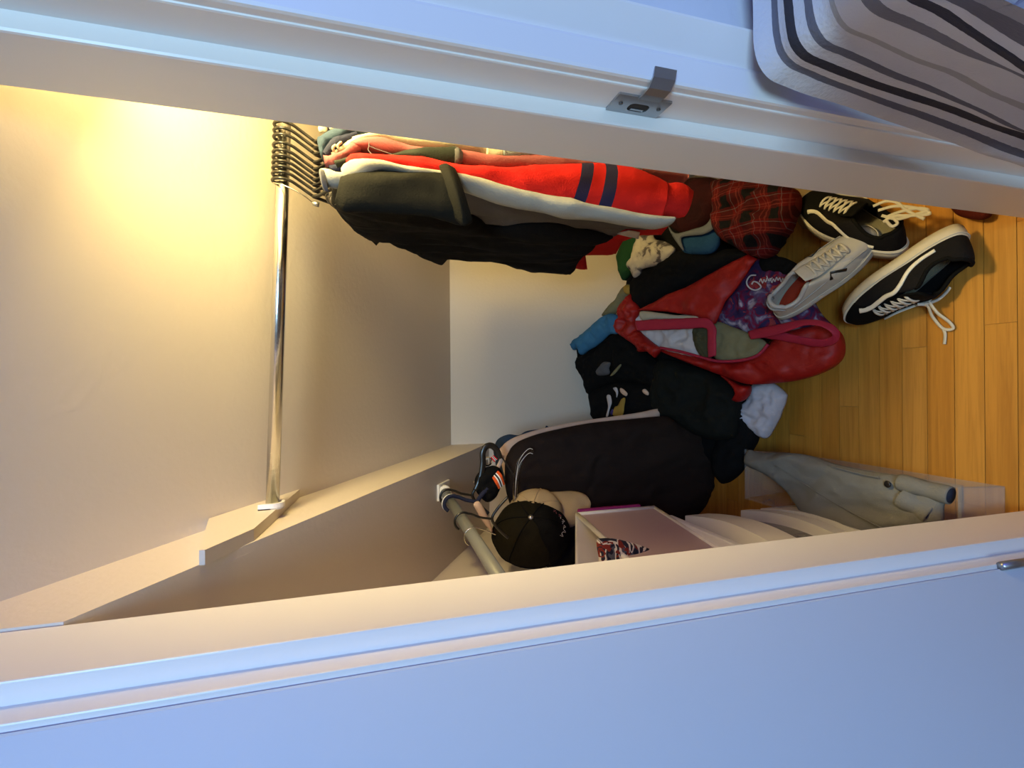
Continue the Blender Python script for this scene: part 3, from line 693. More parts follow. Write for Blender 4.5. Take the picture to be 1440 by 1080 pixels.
heap('black_jacket', 'black jacket lying along the upper side of the red bag', 'jacket', ((887, 407), (892, 390), (905, 380), (923, 372), (940, 358), (960, 350), (1000, 355), (1025, 350), (1055, 352), (1050, 366), (1010, 382), (965, 405), (937, 418), (897, 436)), M_BLACK, off=.08, h=.03, r=.05, th=.06, wa=.009, ws=22, seed=51)
heap('maroon_shirt', 'dark maroon patterned shirt under the red cuff by the jamb', 'shirt', ((925, 240), (960, 250), (1000, 250), (1020, 262), (1012, 290), (1004, 305), (985, 322), (960, 328), (942, 316), (940, 290)), cloth('maroon_mottled_cloth', (.045, .004, .006), col2=(.003, .003, .005)), off=.13, h=.03, r=.06, th=.08, wa=.012, ws=28, seed=52, res=.014)
bag2 = thing('blue_bag', 'blue plastic bag with a white rim tucked under the red cuff', 'bag', PL(975, 330, .06))
patch('panel', [PL(a, b, .115) for a, b in ((955, 333), (982, 328), (1005, 322), (1010, 338), (1000, 355), (975, 357), (960, 353))], PN, M_BLUE2, bag2, h=.006, r=.02, th=.03, wa=.003, ws=30, seed=53, res=.009)
M_RIM = cloth('pale_rim', (.12, .13, .16))
patch('rim', [PL(a, b, .14) for a, b in ((940, 318), (950, 328), (975, 322), (992, 316), (1002, 302), (1010, 290), (1012, 300), (1006, 318), (990, 329), (965, 332), (957, 336), (961, 352), (953, 343), (944, 329))], PN, M_RIM, bag2, h=.005, r=.01, th=.012, wa=.002, ws=40, seed=54, res=.007)
finish(bag2)
heap('plaid_flannel', 'red and black plaid flannel shirt crumpled beside the jamb', 'shirt', ((1003, 258), (1030, 250), (1065, 255), (1105, 260), (1118, 270), (1119, 290), (1110, 315), (1098, 335), (1085, 352), (1070, 362), (1050, 357), (1030, 345), (1012, 335), (1003, 318), (1006, 290)), M_PLAID, off=.12, h=.040, r=.07, th=.10, wa=.022, ws=17, seed=55, res=.009)
# cardboard and dark things on the floor beyond the shoes
cb = thing('cardboard_box', 'flattened brown cardboard box on the floor beyond the plaid shirt', 'box', AZ(1145, 295, 0))
for pts, z in ((((1112, 262), (1150, 266), (1152, 289), (1118, 293)), .035), (((1112, 299), (1172, 300), (1184, 325), (1130, 322)), .020)):
    P = [AZ(a, b, z) for a, b in pts]; prism('flap', P, (0, 0, .004), M_CARD, cb, .001)
finish(cb)
heap_z = lambda pts, z: [AZ(a, b, z) for a, b in pts]
o = patch('dark_patch', heap_z(((1116, 288), (1150, 284), (1180, 268), (1186, 300), (1160, 302), (1125, 300)), .03), (0, 0, 1), M_BLACK, None, h=.012, th=.02, wa=.004, res=.01); tag(o, 'black patch lying on the brown cardboard by the jamb', 'glove')  # black sheet for the dark stretch between the cardboard flaps
o = patch('maroon_slipper', heap_z(((1335, 286), (1342, 299), (1352, 305), (1366, 308), (1380, 308), (1390, 300), (1380, 280), (1350, 275)), .03), (0, 0, 1), cloth('maroon_felt', (.09, .012, .008)), None, h=.012, th=.03, wa=.002, res=.01); tag(o, 'dark maroon slipper toe showing below the right jamb', 'slipper')
# red bag with its contents
rb = thing('red_bag', 'large red woven tote lying open on the heap with crimson straps', 'bag', PL(1050, 480, .0))
patch('back_panel', [PL(a, b, .12) for a, b in ((897, 436), (918, 426), (937, 415), (965, 404), (1003, 383), (1030, 368), (1052, 358), (1064, 364), (1050, 385), (1037, 403), (1020, 424), (1006, 455), (997, 456), (976, 444), (937, 438))], PN, M_REDBAG, rb, h=.006, r=.03, th=.012, wa=.011, ws=13, seed=61, res=.009, curved=False)
patch('side_gusset', [PL(a, b, .11) for a, b in ((886, 413), (874, 424), (867, 434), (870, 445), (863, 458), (868, 468), (880, 477), (893, 486), (899, 495), (910, 494), (920, 503), (930, 491), (912, 478), (897, 464), (893, 450), (899, 436))], PN, M_REDBAG, rb, h=.014, r=.02, th=.03, wa=.012, ws=34, seed=62, res=.007, curved=False)
patch('front_panel', [PL(a, b, .085) for a, b in ((922, 490), (955, 497), (991, 504), (1015, 509), (1040, 508), (1060, 500), (1078, 486), (1100, 470), (1125, 462), (1160, 458), (1178, 468), (1184, 490), (1178, 508), (1158, 522), (1122, 534), (1085, 539), (1050, 540), (1020, 530), (990, 519), (955, 505))], PN, M_REDBAG, rb, h=.022, r=.06, th=.07, wa=.013, ws=9, seed=63, res=.009)
patch('base_corner', [PL(a, b, .05) for a, b in ((1013, 528), (1026, 533), (1040, 540), (1054, 543), (1052, 556), (1040, 565), (1030, 562), (1034, 552), (1026, 540))], PN, M_REDBAG, rb, h=.02, r=.02, th=.03, wa=.004, ws=40, seed=64, res=.007)
def ribbon(name, rows, m, par, th=.003, k=40, wa=.001):
    return sleeve(name, [(a, b, th) for a, b in rows], PN, m, par, n=10, k=k, wa=wa)
ribbon('strap', [(PL(a, b, .145), PL(c, d, .145)) for a, b, c, d in ((893, 451, 896, 465), (920, 449, 922, 464), (955, 448, 956, 463), (985, 447, 984, 461), (999, 450, 992, 462), (1007, 462, 995, 466), (1007, 480, 995, 480), (1007, 500, 996, 503))], M_STRAP, rb, wa=.001)
loop = [((1052, 466), (1056, 477)), ((1075, 460), (1080, 474)), ((1100, 455), (1104, 467)), ((1125, 450), (1130, 458)), ((1150, 450), (1150, 458)), ((1172, 457), (1164, 464)), ((1181, 470), (1171, 471)), ((1174, 484), (1166, 475)), ((1150, 488), (1150, 477)), ((1120, 483), (1122, 472)), ((1090, 478), (1094, 466)), ((1065, 474), (1070, 463))]
zz = [.12, .135, .15, .16, .165, .165, .16, .15, .14, .13, .125, .12]
sleeve('strap_loop', [(PL(*a, o_), PL(*b, o_ + .012), .003) for (a, b), o_ in zip(loop, zz)], PN, M_STRAP, rb, n=10, k=70, wa=.0008)
tube('rim_binding', [PL(a, b, .118) for a, b in ((928, 489), (955, 494), (985, 502), (1010, 508), (1040, 507), (1065, 500), (1080, 484))], .0045, M_STRAP, rb, 8, 40)
finish(rb)
heap('lavender_cloth', 'crumpled pale lavender cloth inside the open red tote', 'cloth', ((896, 438), (935, 445), (975, 442), (1002, 455), (1000, 480), (996, 505), (965, 500), (930, 491), (905, 476), (893, 460)), M_WHITEC, off=.085, h=.014, r=.04, th=.03, wa=.009, ws=26, seed=66, res=.009)
heap('white_folded_tee', 'folded off white tee at the far rim inside the red tote', 'shirt', ((901, 438), (927, 440), (950, 443), (980, 445), (972, 450), (930, 450), (904, 451)), M_CREAMK, off=.125, h=.008, r=.015, th=.015, wa=.003, ws=30, seed=67, res=.007)
heap('olive_top', 'dark olive crinkled top in the middle of the open red tote', 'top', ((975, 462), (996, 460), (1000, 500), (985, 500), (976, 482)), M_OLIVE, off=.115, h=.008, r=.02, th=.02, wa=.007, ws=60, seed=68, res=.006)
heap('khaki_shirt', 'khaki shirt at the near end inside the red tote', 'shirt', ((1004, 455), (1030, 460), (1055, 470), (1078, 483), (1068, 499), (1040, 508), (1005, 503)), M_KHAKI, off=.10, h=.010, r=.03, th=.02, wa=.006, ws=24, seed=69, res=.008)
heap('tie_dye_shirt', 'purple and pink tie dye shirt bulging from the tote beside the white sneaker', 'shirt', ((1006, 452), (1016, 430), (1030, 412), (1042, 393), (1054, 370), (1070, 362), (1100, 362), (1125, 378), (1130, 400), (1150, 440), (1178, 470), (1150, 480), (1100, 462), (1075, 474), (1045, 470)), M_TIE, off=.055, h=.025, r=.06, th=.07, wa=.010, ws=22, seed=70, res=.008)
heap('charcoal_sweater', 'soft greenish black sweater in front of the red tote, beside the brown garment', 'sweater', ((925, 508), (960, 512), (1000, 526), (1030, 545), (1036, 566), (1034, 590), (1030, 615), (1000, 618), (960, 604), (928, 592), (918, 560)), M_BLACKG, off=.04, h=.035, r=.08, th=.08, wa=.018, ws=13, seed=71)
heap('black_leggings', 'black leggings lying on the floor between white cloth and brown garment', 'leggings', ((1030, 560), (1045, 572), (1058, 600), (1064, 618), (1052, 640), (1040, 665), (1015, 680), (1000, 650), (1010, 610)), M_BLACK, off=-.01, h=.025, r=.05, th=.05, wa=.008, ws=20, seed=72)
heap('white_undershirt', 'small crumpled white undershirt on the floor in front of the tote', 'shirt', ((1056, 543), (1070, 538), (1087, 539), (1103, 552), (1105, 560), (1098, 582), (1088, 602), (1078, 616), (1065, 612), (1050, 598), (1038, 588), (1038, 576), (1050, 562)), cloth('white_cotton', (.56, .54, .60)), off=-.02, h=.022, r=.03, th=.03, wa=.011, ws=30, seed=73, res=.007)

tie = bpy.data.objects['tie_dye_shirt']
o = patch('printed_smudge', [PL(a, b, .084) for a, b in ((1068, 366), (1082, 362), (1102, 362), (1124, 374), (1122, 384), (1106, 386), (1086, 382), (1072, 380))], PN, M_BLACK, None, h=.005, r=.01, th=.006, wa=.004, ws=50, res=.005); o.parent = tie
def scribble(pts, r_=.0013):
    o = tube('printed_script', [PL(a, b, .098) for a, b in pts], r_, M_WHITEC, None, 6, 60); o.parent = tie
scribble([(1063, 387), (1055, 388), (1050, 396), (1053, 404), (1062, 408), (1070, 404), (1066, 398), (1060, 396), (1057, 400)], .0022)
scribble([(1068, 397)] + [(1070 + i * 2.2, 394 + (3.2 if i % 2 else -2.2) * (1 + .5 * math.sin(i * 2.1)) - i * .12) for i in range(17)])
scribble([(1078, 388), (1082, 395), (1086, 390)], .0012)
# ------------------------------------------------------------------ shoes
def outline(L, W_, k):                                # sole outline, heel at -L/2, toe at +L/2
    P = []
    for i in range(k):
        a = 2 * math.pi * i / k; c, s = math.cos(a), math.sin(a)
        x = c * L / 2; u = (c + 1) / 2                # 0 heel, 1 toe
        w_ = W_ / 2 * (.74 + .30 * math.sin(min(1, u * 1.15) * math.pi * .62) - .10 * math.exp(-((u - .38) / .16) ** 2))
        y = (abs(s) ** .72) * (1 if s >= 0 else -1) * w_
        P.append(Vector((x, y + .006 * math.sin(u * math.pi), 0)))
    return P
def make_shoe(name, label, L, W_, sole_h, mats, kind, T):
    t = thing(name, label, 'shoe'); sole_m, up_m, lin_m, ins_m, lace_m, toe_m = mats
    k = 72; O = outline(L, W_, k); toe_up = lambda x: max(0, (x - L * .22)) ** 2 * (1.6 if kind == 'skate' else 2.6)
    # sole
    vs = []; fs = []
    prof = [(.0, -.003), (.001, .0), (.5, .001), (.8, .0), (1.0, -.002)] if kind == 'skate' else [(0, -.006), (.15, .001), (.45, .004), (.7, -.001), (1.0, -.003)]
    for f, o in prof:
        for p in O: q = p + p.normalized() * o; vs.append(Vector((q.x, q.y, sole_h * f + toe_up(q.x))))
    for i in range(len(prof) - 1):
        for j in range(k): fs.append((i * k + j, i * k + (j + 1) % k, (i + 1) * k + (j + 1) % k, (i + 1) * k + j))
    fs.append(tuple(range(k))[::-1]); fs.append(tuple((len(prof) - 1) * k + j for j in range(k)))
    so = mesh('sole', vs, fs, sole_m, t)
    # a thin moulded line round the sole
    tube('foxing_line', [p + p.normalized() * .0012 + Vector((0, 0, sole_h * .86 + toe_up(p.x))) for p in O], .0012, lace_m if kind == 'skate' else sole_m, so, 6, closed=True)
    # opening loop: heel collar, throat
    def opening(i):
        a = 2 * math.pi * i / k; c, s = math.cos(a), math.sin(a)
        u = (c + 1) / 2
        x = -L * .452 + u * L * .60
        w_ = .031 * math.sin(math.pi * min(1, u * 1.0) ** .55) ** .8 if u < .97 else .006
        w_ = max(w_, .004)
        if u > .5: w_ = .012 + (w_ - .012) * max(0, 1 - (u - .5) / .28) if u < .78 else .011 * (1 - (u - .78) * 2.6)
        z = .080 if kind == 'skate' else .078
        z = z - .010 * math.sin(min(1, u / .5) * math.pi) + (.012 * math.exp(-((u - .48) / .12) ** 2)) - max(0, u - .5) * .040 + (.008 if u < .08 else 0)
        y = (w_ if s >= 0 else -w_) * min(1, abs(s) * 6)
        return Vector((x, y, z))
    OP = [opening(i) for i in range(k)]
    rows = 13
    def surf(i, f, off=0):
        i0 = int(math.floor(i)) % k; i1 = (i0 + 1) % k; w_ = i - math.floor(i)
        a = O[i0].lerp(O[i1], w_); b = OP[i0].lerp(OP[i1], w_)
        g = f ** (2.0 if kind == 'skate' else 1.8)
        zt = sole_h * .8 + toe_up(a.x)
        p = Vector((a.x * .985 * (1 - g) + b.x * g, a.y * (1 - g) * .97 + b.y * g, zt + (b.z - zt) * (math.sin(f * math.pi / 2) ** .92)))
        if a.x > 0: p.z -= 0
        n_ = Vector((a.x * .3, a.y, .012 + .05 * f)).normalized()
        return p + n_ * off
    vs = []; uv = []; fs = []
    for r_ in range(rows):
        f = r_ / (rows - 1)
        for i in range(k):
            p = surf(i, f); c_ = .0012 if f > .1 else 0
            vs.append(p + Vector((0, 0, 1)) * c_ * noise.noise(p * 60)); uv.append((i / k, f))
    nv_ = len(vs)
    for r_ in range(rows):
        f = r_ / (rows - 1)
        for i in range(k): vs.append(surf(i, f, -.0035 if f < 1 else -.0035))
    for r_ in range(rows - 1):
        for i in range(k):
            q = (r_ * k + i, r_ * k + (i + 1) % k, (r_ + 1) * k + (i + 1) % k, (r_ + 1) * k + i); fs.append(q); fs.append(tuple(nv_ + v for v in q[::-1]))
    for i in range(k):
        fs.append(((rows - 1) * k + i, (rows - 1) * k + (i + 1) % k, nv_ + (rows - 1) * k + (i + 1) % k, nv_ + (rows - 1) * k + i))
    upm = mesh('upper', vs, fs, up_m, t, uv + uv)
    tube('collar', [surf(i, 1.0, -.001) for i in range(k) if OP[i].x < L * .0] if False else [surf(i, 1.0, -.0015) for i in range(17, 56)], .0042 if kind == 'skate' else .0055, lin_m, t, 8)
    ins = [Vector((p.x * .88, p.y * .80, sole_h + .0025 + toe_up(p.x))) for p in O]
    mesh('insole', ins, [tuple(range(k))], ins_m, t, smooth=False)
    # toe cap: an outer skin over the front of the upper
    ids = list(range(-11, 12)); vs = []; fs = []
    nr = 8
    for r_ in range(nr):
        f = r_ / (nr - 1) * .80
        for i in ids: vs.append(surf(i % k, f, .0016 * (1 if 0 < r_ < nr - 1 and abs(i) < 11 else -.5)))
    w_ = len(ids)
    for r_ in range(nr - 1):
        for i in range(w_ - 1): fs.append((r_ * w_ + i, r_ * w_ + i + 1, (r_ + 1) * w_ + i + 1, (r_ + 1) * w_ + i))
    mesh('toe_cap', vs, fs, toe_m, upm)
    # tongue
    tg = [((.075, .014), .052 if kind == 'skate' else .056), ((.04, .019), .066), ((.0, .024), .078), ((-.02, .024), .088), ((-.036, .020), .096)]
    rows_ = [(Vector((x, -w2, z)), Vector((x, w2, z)), .005) for (x, w2), z in tg]
    sleeve('tongue', rows_, (0, 0, 1), lin_m if kind == 'skate' else up_m, t, n=14, k=20, wa=.001)
    # laces over the throat
    nl = 6 if kind == 'skate' else 6
    for j in range(nl):
        f = j / (nl - 1); x = .070 - f * .078; z = (.062 if kind == 'skate' else .064) + f * .022
        w2 = .017 + .004 * f
        pth = [Vector((x - .002, -w2, z - .004)), Vector((x, -w2 * .6, z + .004)), Vector((x + .001, 0, z + .0065)), Vector((x, w2 * .6, z + .004)), Vector((x - .002, w2, z - .004))]
        tube('lace', pth, .0034, lace_m, t, 6, 12, flat=.55, flatdir=(0, 0, 1))
        for sgn in (-1, 1):
            if j < nl - 1: tube('lace_end', [Vector((x, sgn * w2, z - .003)), Vector((x - .008, sgn * w2 * .6, z + .008)), Vector((x - .0156, -sgn * w2 * .3, z + .010))], .0026, lace_m, t, 6, 10, flat=.5, flatdir=(0, 0, 1))
    if kind == 'skate':
        # the white wave on both sides, laid on the upper
        for sgn in (1, -1):
            wave = [(9.0, .44), (9.2, .56), (10.2, .64), (12.5, .64), (15, .60), (17, .57), (19, .46), (21.5, .30), (24, .24), (27, .22)]
            pts = [(i, f) for i, f in wave]
            P = []
            for i, f in pts: P.append(surf((i * sgn) % k, f, .0022))
            tube('side_stripe', P, lambda q: .0066 * (1 - .45 * q), M_STRIPE, upm, 8, 50, flat=.35, flatdir=(0, sgn * .9, .4))
    else:
        for sgn in (1, -1):
            P = [surf((i * sgn) % k, f, .002) for i, f in ((14.0, .30), (14.6, .66), (17.2, .32), (17.6, .68))]
            o = tube('side_mark', P[:3], .0046, M_HANG, upm, 6, flat=.4, flatdir=(0, sgn, .2))
            P = [surf((i * sgn) % k, f, .0022) for i, f in ((8, .28), (12, .45), (20, .36), (27, .30))]
            tube('overlay_seam', P, .0022, toe_m, upm, 6, 24, flat=.5, flatdir=(0, sgn, .2))
        P = [surf(i % k, .55, .002) for i in range(29, 44)]
        tube('heel_counter', P, .008, toe_m, upm, 8, flat=.3, flatdir=(-1, 0, 0))
    for c in list(t.children): c.matrix_parent_inverse = Matrix.Identity(4)
    t.matrix_world = T
    return t
def pose(heel, toe, up):                              # frame from heel and toe positions on the sole, and the shoe's up direction
    h, e = Vector(heel), Vector(toe); x = (e - h).normalized(); z = Vector(up); z = (z - x * z.dot(x)).normalized(); y = z.cross(x)
    M_ = Matrix((x, y, z)).transposed().to_4x4(); M_.translation = (h + e) / 2; return M_
SK = (M_SOLE, M_CANVAS, M_SUEDE, M_INSOLE, M_LACE, M_SUEDE)
s1 = make_shoe('skate_shoe', 'black canvas shoe with white wave lying on its side on the bare oak floor', .295, .105, .030, SK, 'skate', pose((.318, .727, .052), (.178, .980, .048), (-.93, -.34, .26)))
s2 = make_shoe('skate_shoe', 'black shoe with knotted cream laces tipped against the right jamb, heel towards us', .290, .105, .030, SK, 'skate', pose((.290, .850, .035), (.470, 1.065, .085), (.42, -.50, .78)))
s3 = make_shoe('sneaker', 'scuffed white leather sneaker standing among the clothes beside the tie dye shirt', .275, .098, .030, (M_SNEAK, M_SNEAK, M_SNEAKD, M_REDIN, M_SNEAK, M_SNEAKD), 'run', pose((.170, 1.070, .170), (.345, .900, .050), (-.12, -.05, .95)))
# loose lace of the fallen shoe and the tangled bow of the other
def lace(name, label, pts, par):
    o = tube(name, pts, .0036, M_LACE, None, 6, 40, flat=.45, flatdir=(0, 0, 1)); o.parent = par; o.matrix_parent_inverse = par.matrix_world.inverted(); return o
bpy.context.view_layer.update()
lace('loose_lace', '', [AZ(1290, 428, .045), AZ(1304, 430, .03), AZ(1311, 445, .012), AZ(1326, 462, .006), AZ(1340, 462, .006), AZ(1335, 453, .012), AZ(1318, 440, .022), AZ(1306, 424, .035)], s1)
lace('loose_lace', '', [AZ(1326, 462, .006), AZ(1329, 470, .004), AZ(1328, 484, .004)], s1)
lace('loose_lace', '', [AZ(1300, 428, .035), AZ(1318, 422, .03), AZ(1330, 412, .03), AZ(1336, 404, .035)], s1)
for pts in (((1240, 303), (1262, 308), (1285, 302), (1305, 296), (1290, 293), (1262, 299), (1245, 306)), ((1235, 296), (1258, 290), (1285, 292), (1308, 300), (1286, 303), (1258, 304), (1242, 312)), ((1228, 290), (1246, 283), (1262, 285), (1275, 296), (1300, 308)), ((1246, 310), (1254, 318), (1262, 314), (1256, 306))):
    lace('lace_bow', '', [AZ(a, b, .125 - .00035 * (a - 1230)) for a, b in pts], s2)

# ------------------------------------------------------------------ clear storage bin with the grey trousers
tb = thing('storage_bin', 'clear plastic storage bin on the floor at the left jamb, holding grey trousers', 'bin', (-.27, .95, 0))
def open_box(name, x0, x1, y0, y1, z0, z1, tp, t_, m, par, rim=.007):
    lo = [Vector((x0 + tp, y0 + tp, z0)), Vector((x1 - tp, y0 + tp, z0)), Vector((x1 - tp, y1 - tp, z0)), Vector((x0 + tp, y1 - tp, z0))]
    hi = [Vector((x0, y0, z1)), Vector((x1, y0, z1)), Vector((x1, y1, z1)), Vector((x0, y1, z1))]
    nm = ['near_wall', 'right_wall', 'far_wall', 'left_wall']; inw = [Vector((0, t_, 0)), Vector((-t_, 0, 0)), Vector((0, -t_, 0)), Vector((t_, 0, 0))]
    for i in range(4):
        a, b, c, d = lo[i], lo[(i + 1) % 4], hi[(i + 1) % 4], hi[i]
        prism('wall_panel', [a, b, c, d], inw[i], m, par)
    prism('bottom', lo, (0, 0, t_), m, par)
    bm = bmesh.new(); ro = [(-rim, -rim), (rim, -rim), (rim, rim), (-rim, rim)]
    A = [bm.verts.new((p.x + a * .6, p.y + b * .6, z1)) for p, (a, b) in zip(hi, ro)]; B = [bm.verts.new((p.x - a * .35, p.y - b * .35, z1)) for p, (a, b) in zip(hi, ro)]
    C_ = [bm.verts.new(v.co - Vector((0, 0, .006))) for v in A]
    for i in range(4):
        j = (i + 1) % 4; bm.faces.new((A[i], A[j], B[j], B[i])); bm.faces.new((C_[i], C_[j], A[j], A[i]))
    o = bmo('rim', bm, m, par); return o
open_box('bin', -.340, -.202, .672, 1.225, .002, .148, .010, .002, M_FROST, tb)
finish(tb)
pt = thing('grey_trousers', 'grey twill trousers with a dark button stuffed in the clear storage bin', 'trousers', (-.27, .95, .1))
ZB = .158
P = [AZ(a, b, ZB) for a, b in ((1047, 645), (1052, 633), (1062, 636), (1079, 637), (1110, 637), (1137, 641), (1171, 652), (1215, 662), (1262, 669), (1300, 676), (1325, 690), (1325, 715), (1321, 735), (1280, 745), (1230, 752), (1183, 757), (1150, 745), (1131, 725), (1113, 701), (1098, 684), (1085, 673), (1066, 662), (1052, 656))]
patch('leg', P, (0, 0, 1), M_PANTS, pt, h=.016, r=.035, th=.02, wa=.009, ws=20, seed=81, res=.008, al=(.15, -1, 0))
for pts in (((1165, 655), (1190, 661), (1215, 667), (1235, 671)), ((1090, 655), (1130, 680), (1170, 705), (1215, 730), (1240, 742))):
    tube('seam', [AZ(a, b, ZB + .022) for a, b in pts], .0014, M_PANTS, pt, 6, 24)
def roll(a, b, r_, za, zb):
    A, B = AZ(*a, za), AZ(*b, zb); o = tube('rolled_hem', [A, A.lerp(B, .33) + Vector((0, 0, .002)), A.lerp(B, .66), B], lambda q: r_ * (1 + .06 * math.sin(q * 9)), M_PANTS, pt, 20, 20)
    d = (B - A).normalized(); e = tube('lining', [B - d * .001, B + d * .0012], r_ * .86, M_WAIST, o, 20)
    e = tube('lining', [A + d * .001, A - d * .002], r_ * .9, M_WAIST, o, 20)
roll((1266, 678), (1337, 697), .017, ZB + .012, ZB + .002)
roll((1269, 698), (1310, 722), .023, ZB + .012, ZB - .002)
p = AZ(1248, 681, ZB + .026); lathe('button', [(0, .002), (.005, .0022), (.0072, .001), (.0072, -.001), (0, -.001)], p, M_HANG, pt, 18)
finish(pt)
hk = thing('clear_hook', 'small clear plastic hanger hook lying inside the storage bin', 'hook', AZ(1085, 712, .06))
tube('hook', [AZ(1075, 706, .10), AZ(1082, 703, .11), AZ(1088, 708, .10), AZ(1084, 716, .09)], .003, M_CLEAR, hk, 8, 16)
finish(hk)
# ------------------------------------------------------------------ white drawer tower
dt = thing('drawer_tower', 'white plastic drawer tower with bowed cream and cloudy drawers, behind the left jamb', 'drawers', (-.43, .95, 0))
TX, TY0, TY1 = -.346, .76, 1.13
def bow(y): u = (y - TY0) / (TY1 - TY0); return TX + .024 * math.sin(math.pi * max(0, min(1, u)))
def front(name, z0, z1, m, par, depth=.012, inset=0, bow_on=True, lip=0):
    ys = [TY0 + (TY1 - TY0) * i / 16 for i in range(17)]
    f = [((bow(y) if bow_on else TX) - inset, y, z0) for y in ys]; bk = [(TX - .05 - inset * .5, y, z0) for y in reversed(ys)]
    return prism(name, f + bk, (0, 0, z1 - z0), m, par, .0025 if lip else 0)
box('back_panel', (TX - .19, TY0, .02), (TX - .185, TY1 + .02, .46), M_WHITEP, dt)
for y in (TY0 - .004, TY1): box('side_panel', (TX - .19, y, .0), (TX - .050, y + .014, .47), M_WHITEP, dt, .003)
box('top', (TX - .19, TY0 - .006, .452), (TX + .0, TY1 + .018, .470), M_WHITEP, dt, .004)
for i, (z0, z1, mm) in enumerate(((.352, .425, M_CREAM), (.03, .185, M_CREAM))):
    d = front('drawer', z0, z1, mm, dt, lip=1); d['label'] = 'cream drawer front'
rail = front('rail', .214, .250, M_CREAM, dt, lip=1)
rail2 = front('rail', .436, .450, M_WHITEP, dt, inset=.012, bow_on=False, lip=1)
d = front('drawer', .250, .352, M_DRAWB, dt, inset=.026); d['label'] = 'cloudy see-through drawer with dark contents'
finish(dt)
# open blush box on the tower
bx = thing('blush_box', 'open box of blush and cream plastic standing on the drawer tower', 'box', (-.42, 1.08, .47))
A_ = Vector((-.338, 1.198, .472)); dirn = Vector((-.13, -1, 0)).normalized(); sid = Vector((-1, .02, 0)).normalized(); Ln, Wd, Hh = .34, .17, .226
fr, fl = A_, A_ + sid * Wd; nr_, nl_ = A_ + dirn * Ln, A_ + dirn * Ln + sid * Wd
prism('side_panel', [fr, nr_, nr_ + Vector((0, 0, Hh)), fr + Vector((0, 0, Hh))], (-.003, 0, 0), M_PINKB, bx)
prism('back_panel', [fr, fl, fl + Vector((0, 0, Hh)), fr + Vector((0, 0, Hh))], (0, -.003, 0), M_CREAM, bx)
prism('side_panel', [fl, nl_, nl_ + Vector((0, 0, Hh)), fl + Vector((0, 0, Hh))], (.003, 0, 0), M_CREAM, bx)
prism('front_panel', [nr_, nl_, nl_ + Vector((0, 0, Hh)), nr_ + Vector((0, 0, Hh))], (0, .003, 0), M_PINKB, bx)
prism('bottom', [fr, nr_, nl_, fl], (0, 0, .003), M_CREAM, bx)
R_ = [p + Vector((0, 0, Hh)) for p in (fr, nr_, nl_, fl)]
tube('rim', R_, .0065, M_CREAM, bx, 8, closed=True)
tube('corner_post', [fr, fr + Vector((0, 0, Hh))], .006, M_CREAM, bx, 10)
tube('corner_post', [nr_, nr_ + Vector((0, 0, Hh))], .006, M_CREAM, bx, 10)
tube('base_rim', [fr, nr_, nl_, fl], .0055, M_CREAM, bx, 8, closed=True)
finish(bx)
mg = prism('magenta_folder', [AY(814, 722, 1.206), AY(900, 716, 1.206), AY(901, 710, 1.206), AY(815, 717, 1.206)], (0, .012, 0), M_MAG, None, .001)
tag(mg, 'narrow magenta folder edge standing against the far side of the blush box', 'folder')
# patterned cap lying in the box
cc = thing('camouflage_cap', 'cream, rust and navy camouflage cap resting on the open blush box', 'cap', AY(880, 775, .95))
patch('brim', [AY(a, b, .98) for a, b in ((839, 760), (846, 757), (862, 757), (880, 761), (898, 766), (918, 774), (932, 783), (930, 810), (880, 815), (846, 800), (841, 780))], (.35, -.9, .45), M_CAMO, cc, h=.016, r=.05, th=.008, wa=.0015, ws=14, seed=84, res=.007)
finish(cc)

# ------------------------------------------------------------------ left rod with its hangers and garments
RX = lambda y: -.312 - (1.47 - y) * .045
r2 = thing('side_rod', 'grey painted clothes rod running back to the low soffit on the left', 'rod', (-.32, 1.47, 1.0))
tube('tube', [(RX(.62), .62, 1.0), (RX(1.462), 1.462, 1.0)], .0135, M_GREYT, r2, 24)
nS = Vector((0, -.595, -1)).normalized()
c = Vector((RX(1.47), 1.472, 1.0))
pl = [c + Vector((a, 0, b)) for a, b in ((-.024, -.020), (.024, -.020), (.024, .024), (-.024, .024))]
prism('flange', [Vector((p.x, 1.9 - (p.z - .757) / .595, p.z)) for p in pl], nS * .007, M_TRIM, r2, .002)
tube('flange_collar', [c + Vector((0, .004, 0)), c + Vector((0, -.020, 0))], .019, M_TRIM, r2, 16)
for a, b in ((-.016, -.012), (.016, .015)):
    p = Vector((c.x + a, 0, c.z + b)); p.y = 1.9 - (p.z - .757) / .595; p += nS * .008; tube('screw', [p, p + nS * .002], .003, M_SCREW, r2, 10)
finish(r2)
def side_hanger(y, m, label, r=.0035, sp=.15, body_m=None, neck=.07):
    x = RX(y); t = thing('clothes_hanger', label, 'hanger', (x, y, 1.0))
    tube('hook', hook_path((x, y, 1.0), .021, 0, neck, ax='x', flip=1), r, m, t, 8, 40)
    q = Vector((x, y, 1.0 - neck)); bm_ = body_m or m
    tube('shoulder_bar', [q + Vector((-sp, 0, -sp * .8)), q + Vector((-sp * .5, 0, -sp * .3)), q, q + Vector((sp * .5, 0, -sp * .3)), q + Vector((sp, 0, -sp * .8))], r * 1.25, bm_, t, 8, 30)
    finish(t); return t
side_hanger(1.405, M_HANG, 'black plastic hanger hooked nearest the soffit flange on the side rod', .0035, .05)
h2 = side_hanger(1.335, M_NAVY, 'navy hanger edged in white on the side rod', .005, .035)
tube('white_edge', [p + Vector((0, .006, .002)) for p in hook_path((RX(1.335), 1.335, 1.0), .0225, 0, .07, ax='x')], .003, M_WHITEP, h2, 8, 40).matrix_parent_inverse = Matrix.Translation(-Vector(h2.location))
side_hanger(1.18, M_HANG, 'thin black hanger hooked in the middle of the side rod', .0028, .05)
